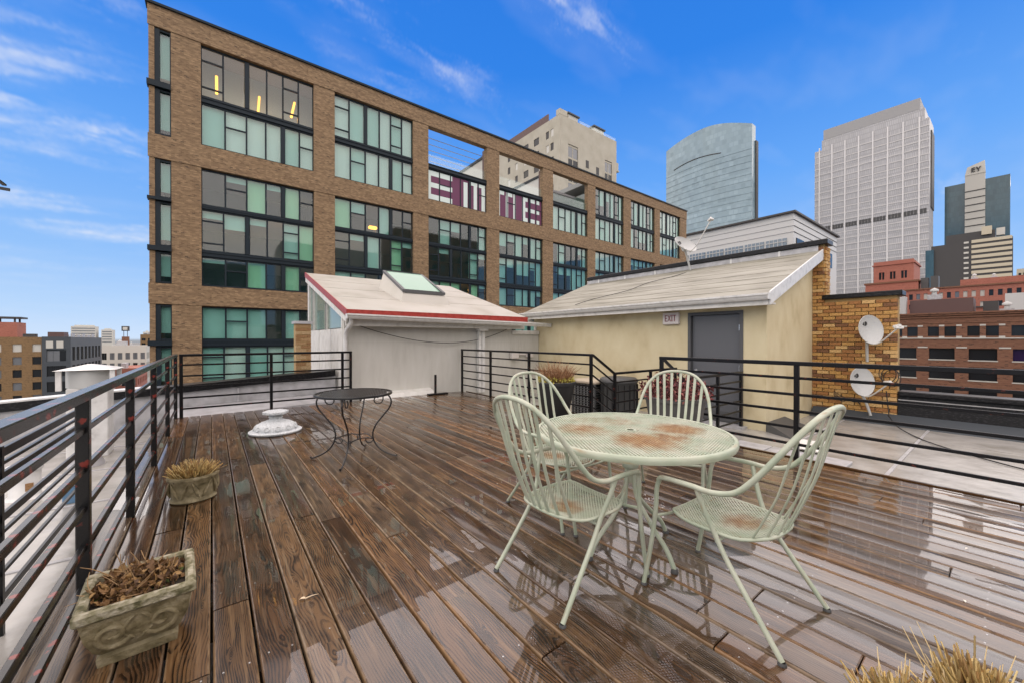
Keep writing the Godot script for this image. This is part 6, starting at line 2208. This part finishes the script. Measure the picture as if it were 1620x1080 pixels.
	for k in wide.size():
		for y in [[-7.0, -5.6], [-4.6, -3.55], [-2.75, -1.45], [-0.75, 0.40]]:
			fslab(bb, "window", bO, S, E, wide[k][0], wide[k][1], y[0], y[1], 0.25, 0.35, M.pane_purple if k == 3 and y[1] > 0 else M.pane_dark)
			fslab(bb, "sill", bO, S, E, wide[k][0] - 0.05, wide[k][1] + 0.05, y[0] - 0.1, y[0], -0.06, 0.2, M.stone_pale)
		fslab(bb, "capital", bO, S, E, wide[k][1] + 0.1, wide[k][1] + 0.82, 0.42, 0.55, -0.05, 0.1, M.stone_pale)
	fslab(bb, "string_course", bO, S, E, -0.05, 26, 1.36, 1.46, -0.10, 0.0, M.stone_pale)
	for q in [[2.95, 0.06], [3.5, 0.14], [3.72, 0.24], [3.9, 0.34]]:
		fslab(bb, "cornice", bO, S, E, -0.05, 26, q[0], q[0] + 0.14, -q[1], 0.0, M.brown_brick)
	rest_of_box(bb, 60.6, 80, -17, 9.0, GROUND, 3.9, M.brown_brick)
	rest_of_box(bb, 62, 66, 2.6, 7.2, 3.9, 5.6, M.rust_metal, "roof_hut")
	rest_of_box(bb, 61, 62, 7.4, 8.2, 3.9, 6.0, M.dish_grey, "roof_duct")
	rest_of_box(bb, 63, 65, 1.0, 2.0, 3.9, 5.2, M.charcoal, "roof_unit")
	rest_of_box(bb, 63, 66, -3.4, -1.2, 3.9, 5.0, M.charcoal, "roof_unit")
	rest_of_box(bb, 63, 65, -4.3, -3.5, 4.3, 4.7, M.dish_grey, "roof_duct")

func build_city_west() -> void:
	var r := RandomNumberGenerator.new()
	r.seed = 19
	var E := Vector3(1, 0, 0)
	var Nn := Vector3(0, 0, -1)
	var N := 150.0
	# ochre brick building
	var a := thing("ochre_brick_building", "ochre brick building with square punched windows beside the charcoal building", "building", P(-45, GROUND, N + 8))
	var cols := spread(7, 1.6, 3.15, 1.45)
	var rows := []
	for k in 6: rows.append([-17.5 + k * 3.15, -15.6 + k * 3.15])
	var m := MB.new()
	opening_wall(m, P(-56.0, 0, N), E, Nn, 22.1, GROUND - 2, 1.9, cols, rows, 0.4)
	part(a, "wall", m, M.ochre_brick)
	windows_in(a, P(-56.0, 0, N), E, Nn, cols, rows.slice(0, 5), 0.25, [M.pane_dark, M.pane_dark, M.pane_grey], r)
	windows_in(a, P(-56.0, 0, N), E, Nn, cols, rows.slice(5), 0.25, [M.pane_pale], r)
	rest_of_box(a, -56, -33.9, N + 0.5, N + 20, GROUND, 1.7, M.ochre_brick)
	rest_of_box(a, -44.0, -38.9, N + 4, N + 10, 1.7, 5.6, M.red_brick, "roof_hut")
	rest_of_box(a, -37.5, -35.5, N + 2, N + 4, 1.7, 2.7, M.charcoal, "roof_unit")
	var wt := thing("water_tank_frame", "dark steel tank frame on the ochre brick building", "frame", P(-41, 5.6, N + 6))
	for q in [[-1.6, -1.6], [1.6, -1.6], [1.6, 1.6], [-1.6, 1.6]]: slab(wt, "leg", P(-41.2 + q[0], 6.05, N + 7 + q[1]), Vector3(0.3, 0.95, 0.3), M.charcoal)
	slab(wt, "platform", P(-41.2, 6.75, N + 7), Vector3(5.6, 0.45, 4.5), M.charcoal)
	# charcoal building
	var d := thing("charcoal_building", "charcoal painted building at the street corner", "building", P(-30, GROUND, N + 18))
	var dm := MB.new()
	var dc := [[0.9, 2.0], [2.5, 3.6]]
	opening_wall(dm, P(-33.88, 0, N - 0.3), E, Nn, 4.88, GROUND, 2.0, [[0.8, 4.1]], [[-16.2, -13.6], [-12.0, -9.4], [-8.0, -5.4], [-4.2, -1.2]], 0.4)
	part(d, "south_wall", dm, M.slate_paint)
	for y in [-16.2, -12.0, -8.0, -4.2]:
		for k in 3:
			var pane := fslab(d, "window", P(-33.88, 0, N - 0.3), E, Nn, 0.8 + k * 1.1, 1.85 + k * 1.1, y, y + 2.6, 0.25, 0.32, M.pane_grey if y == -4.2 and k < 2 else M.pane_dark)
	for k in 2: fslab(d, "lit_window", P(-33.88, 0, N - 0.3), E, Nn, 0.7 + k * 1.75, 1.9 + k * 1.75, -0.9, 0.9, -0.04, 0.05, M.pane_pale)
	var de := MB.new()
	var ec := spread(8, 1.2, 4.2, 2.6)
	opening_wall(de, P(-29.0, 0, N + 0.1), Nn, Vector3(-1, 0, 0), 35.5, GROUND, 1.9, ec, [[-14.0, -10.5], [-9.0, -5.4], [-4.2, -0.6]], 0.4)
	part(d, "east_wall", de, M.ac_grey)
	windows_in(d, P(-29.0, 0, N + 0.1), Nn, Vector3(-1, 0, 0), ec, [[-14.0, -10.5], [-9.0, -5.4], [-4.2, -0.6]], 0.25, [M.pane_dark], r, 2)
	rest_of_box(d, -33.8, -29.5, N + 0.2, N + 35.5, GROUND, 1.7, M.slate_paint)
	rest_of_box(d, -33.4, -30.6, N + 2, N + 6, 1.7, 3.2, M.rust_metal, "roof_unit")
	for k in 6: rest_of_box(d, -31.5 + k * 0.3, -31.2 + k * 0.3, N + 7 + k * 4, N + 10 + k * 4, 1.7, 2.6 + 0.3 * (k % 2), M.flashing, "roof_unit")
	# further along the street
	var specs := [
		["white_office", "pale concrete office block with dark ribbon windows beyond the charcoal building", -34.0, -21.0, 215.0, 240.0, -1.0, "stone_pale", 6, 2.6],
		["red_brick_house", "red brick building along the street beyond the ventilation stack", -27.0, -20.5, 186.0, 212.0, -8.5, "red_brick", 3, 2.2],
		["grey_office", "grey block with square windows at the street end", -22.0, -4.0, 270.0, 300.0, -7.0, "white_panel", 6, 2.4],
		["long_brick_block", "long low brown brick block on the far skyline", -40.0, 5.0, 380.0, 410.0, 3.4, "brown_brick", 12, 1.6],
		["tan_block", "tan block on the far skyline before the brown one", -36.0, -24.0, 340.0, 365.0, 4.5, "ochre_brick", 4, 1.6]]
	for s in specs:
		var b := thing(s[0], s[1], "building", P((s[2] + s[3]) / 2, GROUND, s[4] + 5))
		var wd: float = s[3] - s[2]
		var cc := spread(s[8], wd / s[8] * 0.2, wd / s[8], wd / s[8] * 0.6)
		var rr := []
		var y := -14.5
		while y + s[9] < s[6] - 0.6:
			rr.append([y, y + s[9]])
			y += s[9] + 1.4
		var bm := MB.new()
		opening_wall(bm, P(s[2], 0, s[4]), E, Nn, wd, GROUND, s[6], cc, rr, 0.4)
		part(b, "south_wall", bm, M[s[7]])
		windows_in(b, P(s[2], 0, s[4]), E, Nn, cc, rr, 0.2, [M.pane_dark, M.pane_grey], r, 1)
		var em := MB.new()
		var ln: float = s[5] - s[4]
		var c2 := spread(6, 1.2, ln / 6.0, ln / 6.0 * 0.55)
		opening_wall(em, P(s[3], 0, s[4] + 0.4), Nn, Vector3(-1, 0, 0), ln, GROUND, s[6], c2, rr, 0.4)
		part(b, "east_wall", em, M[s[7]])
		windows_in(b, P(s[3], 0, s[4] + 0.4), Nn, Vector3(-1, 0, 0), c2, rr, 0.2, [M.pane_dark, M.pane_grey], r, 1)
		rest_of_box(b, s[2] + 0.01, s[3] - 0.41, s[4] + 0.41, s[5], GROUND, s[6] - 0.2, M[s[7]])
		rest_of_box(b, s[2] + wd * 0.3, s[2] + wd * 0.5, s[4] + 4, s[4] + 9, s[6] - 0.2, s[6] + 1.6, M.flashing, "roof_hut")
	var far := [[-174.0, -147.0, 900.0, 22.0], [-141.0, -128.0, 900.0, 17.0], [-92.0, -83.0, 900.0, 14.0]]
	for k in 3:
		var f: Array = far[k]
		var b := thing("far_tower", ["broad pale tower block on the hazy skyline", "narrow pale tower block on the hazy skyline", "smallest pale tower block on the hazy skyline, next to the loft corner"][k], "building", P((f[0] + f[1]) / 2, GROUND, f[2]))
		rest_of_box(b, f[0], f[1], f[2], f[2] + 20, GROUND, f[3], M.stone_pale, "shaft")
		for j in 5: rest_of_box(b, f[0] + 1, f[1] - 1, f[2] - 0.3, f[2], f[3] - 4 - j * 4, f[3] - 2.6 - j * 4, M.pane_grey, "window_band")
		rest_of_box(b, f[0] + 3, f[1] - 3, f[2] + 4, f[2] + 12, f[3], f[3] + 2, M.stone_pale, "roof_hut")
	var tw := thing("water_tower", "small water tower on stilts on the far skyline", "water tower", P(-41.4, 0, 330))
	slab(tw, "tank", P(-41.4, 7.8, 330), Vector3(3.2, 2.9, 3), M.charcoal)
	slab(tw, "sign", P(-41.4, 7.8, 328.4), Vector3(2.0, 1.8, 0.15), M.stone_pale)
	for q in [-1.6, 1.6]: slab(tw, "leg", P(-41.4 + q * 0.5, 4.6, 330), Vector3(0.25, 3.6, 0.25), M.charcoal)
	slab(tw, "base", P(-41.4, -7.0, 330), Vector3(3, 20, 3), M.brown_brick)
	# cars parked in the street
	for k in 6:
		var side := k % 2
		var n := 132.0 + k * 13.0
		var e := -10.4 if side else -20.6
		var c := thing("parked_car", ["silver car parked by the pavement on the far street", "black car parked by the pavement on the far street", "red car parked by the pavement on the far street"][k % 3], "car", P(e, GROUND, n), "cars parked along the street")
		var bm := MB.new()
		bm.cbox(P(e, GROUND + 0.62, n), Vector3(1.78, 0.62, 4.4), 0.12)
		part(c, "body", bm, M["car_%d" % (k % 3)])
		var cm := MB.new()
		cm.hexa([P(e - 0.82, GROUND + 0.93, n - 1.5), P(e + 0.82, GROUND + 0.93, n - 1.5), P(e + 0.82, GROUND + 0.93, n + 1.1), P(e - 0.82, GROUND + 0.93, n + 1.1), P(e - 0.66, GROUND + 1.45, n - 1.0), P(e + 0.66, GROUND + 1.45, n - 1.0), P(e + 0.66, GROUND + 1.45, n + 0.5), P(e - 0.66, GROUND + 1.45, n + 0.5)])
		part(c, "cabin", cm, M.pane_dark)
		for q in [[-0.8, -1.35], [0.8, -1.35], [-0.8, 1.35], [0.8, 1.35]]:
			var wm := MB.new()
			wm.tube([P(e + q[0] - 0.1, GROUND + 0.32, n + q[1]), P(e + q[0] + 0.1, GROUND + 0.32, n + q[1])], 0.32, 12)
			part(c, "wheel", wm, M.mark_black)

# blocks across the street behind the photographer: the loft windows mirror them
func build_city_south() -> void:
	var r := RandomNumberGenerator.new()
	r.seed = 404
	var Wd := Vector3(-1, 0, 0)
	var S := Vector3(0, 0, 1)
	var specs := [["stone_block", "grey stone block with tall windows across the street behind the deck", 16.0, 44.0, 30.0, "stone_pale"], ["brick_block", "brown brick block across the street behind the deck", 50.0, 84.0, 40.0, "brown_brick"], ["dark_block", "charcoal office block across the street behind the deck", -14.0, 11.0, 22.0, "slate_paint"]]
	for s in specs:
		var b := thing(s[0], s[1], "building", P((s[2] + s[3]) / 2, GROUND, -64))
		var wd: float = s[3] - s[2]
		var cols := spread(int(wd / 3.4), 1.0, 3.4, 1.9)
		var rows := []
		var y := -4.0
		while y + 2.6 < s[4] - 1.0:
			rows.append([y, y + 2.4])
			y += 3.8
		var m := MB.new()
		opening_wall(m, P(s[3], 0, -58), Wd, S, wd, GROUND, s[4], cols, rows, 0.5)
		part(b, "wall", m, M[s[5]])
		windows_in(b, P(s[3], 0, -58), Wd, S, cols, rows, 0.25, [M.pane_dark, M.pane_grey, M.pane_dark], r)
		rest_of_box(b, s[2], s[3], -72, -58.6, GROUND, s[4] - 0.3, M[s[5]])
	# plant and vents on the flat roofs around
	var spots := [[-33, 345, 4.5], [-27, 350, 4.5], [-20, 392, 3.4], [-12, 388, 3.4], [-30, 394, 3.4], [-26, 220, -1.0], [-30, 226, -1.0], [-12, 276, -7.0], [-18, 282, -7.0], [-45, 154, 1.7], [-48, 158, 1.7], [-47, 163, 1.7], [66, -3.5, 3.9], [68, 0.5, 3.9], [64, 5.5, 5.6], [145, 3, 15.5], [146, 6, 15.5], [150, 20, 13.4], [97, -3, 8.2]]
	for q in spots:
		var where := "the tan block on the far skyline"
		if q[1] > 370: where = "the long brown block on the far skyline"
		elif q[1] > 260 and q[1] < 300: where = "the grey block at the street end"
		elif q[1] > 200 and q[1] < 260: where = "the pale concrete office block"
		elif q[1] > 152 and q[1] < 200: where = "the ochre brick building"
		elif q[0] > 130: where = "the long red brick building"
		elif q[0] > 90: where = "the white roof house"
		elif q[0] > 50: where = "the brown brick warehouse"
		var t := thing("roof_vent", "small metal vent cowl on the roof of " + where, "vent", P(q[0], q[2], q[1]), "vents on neighbouring roofs")
		var sc := r.randf_range(0.6, 1.3)
		var m := MB.new()
		m.box2(P(q[0] - 0.5 * sc, q[2] - 0.3, q[1] - 0.5), P(q[0] + 0.5 * sc, q[2] + 0.8 * sc, q[1] + 0.5))
		part(t, "base", m, M.flashing)
		var c := MB.new()
		c.lathe([Vector2(0.25 * sc, 0.8 * sc), Vector2(0.25 * sc, 1.2 * sc), Vector2(0.42 * sc, 1.25 * sc), Vector2(0.42 * sc, 1.5 * sc), Vector2(0.0, 1.75 * sc)], P(q[0], q[2], q[1]), 10)
		part(t, "cowl", c, M.dish_grey)
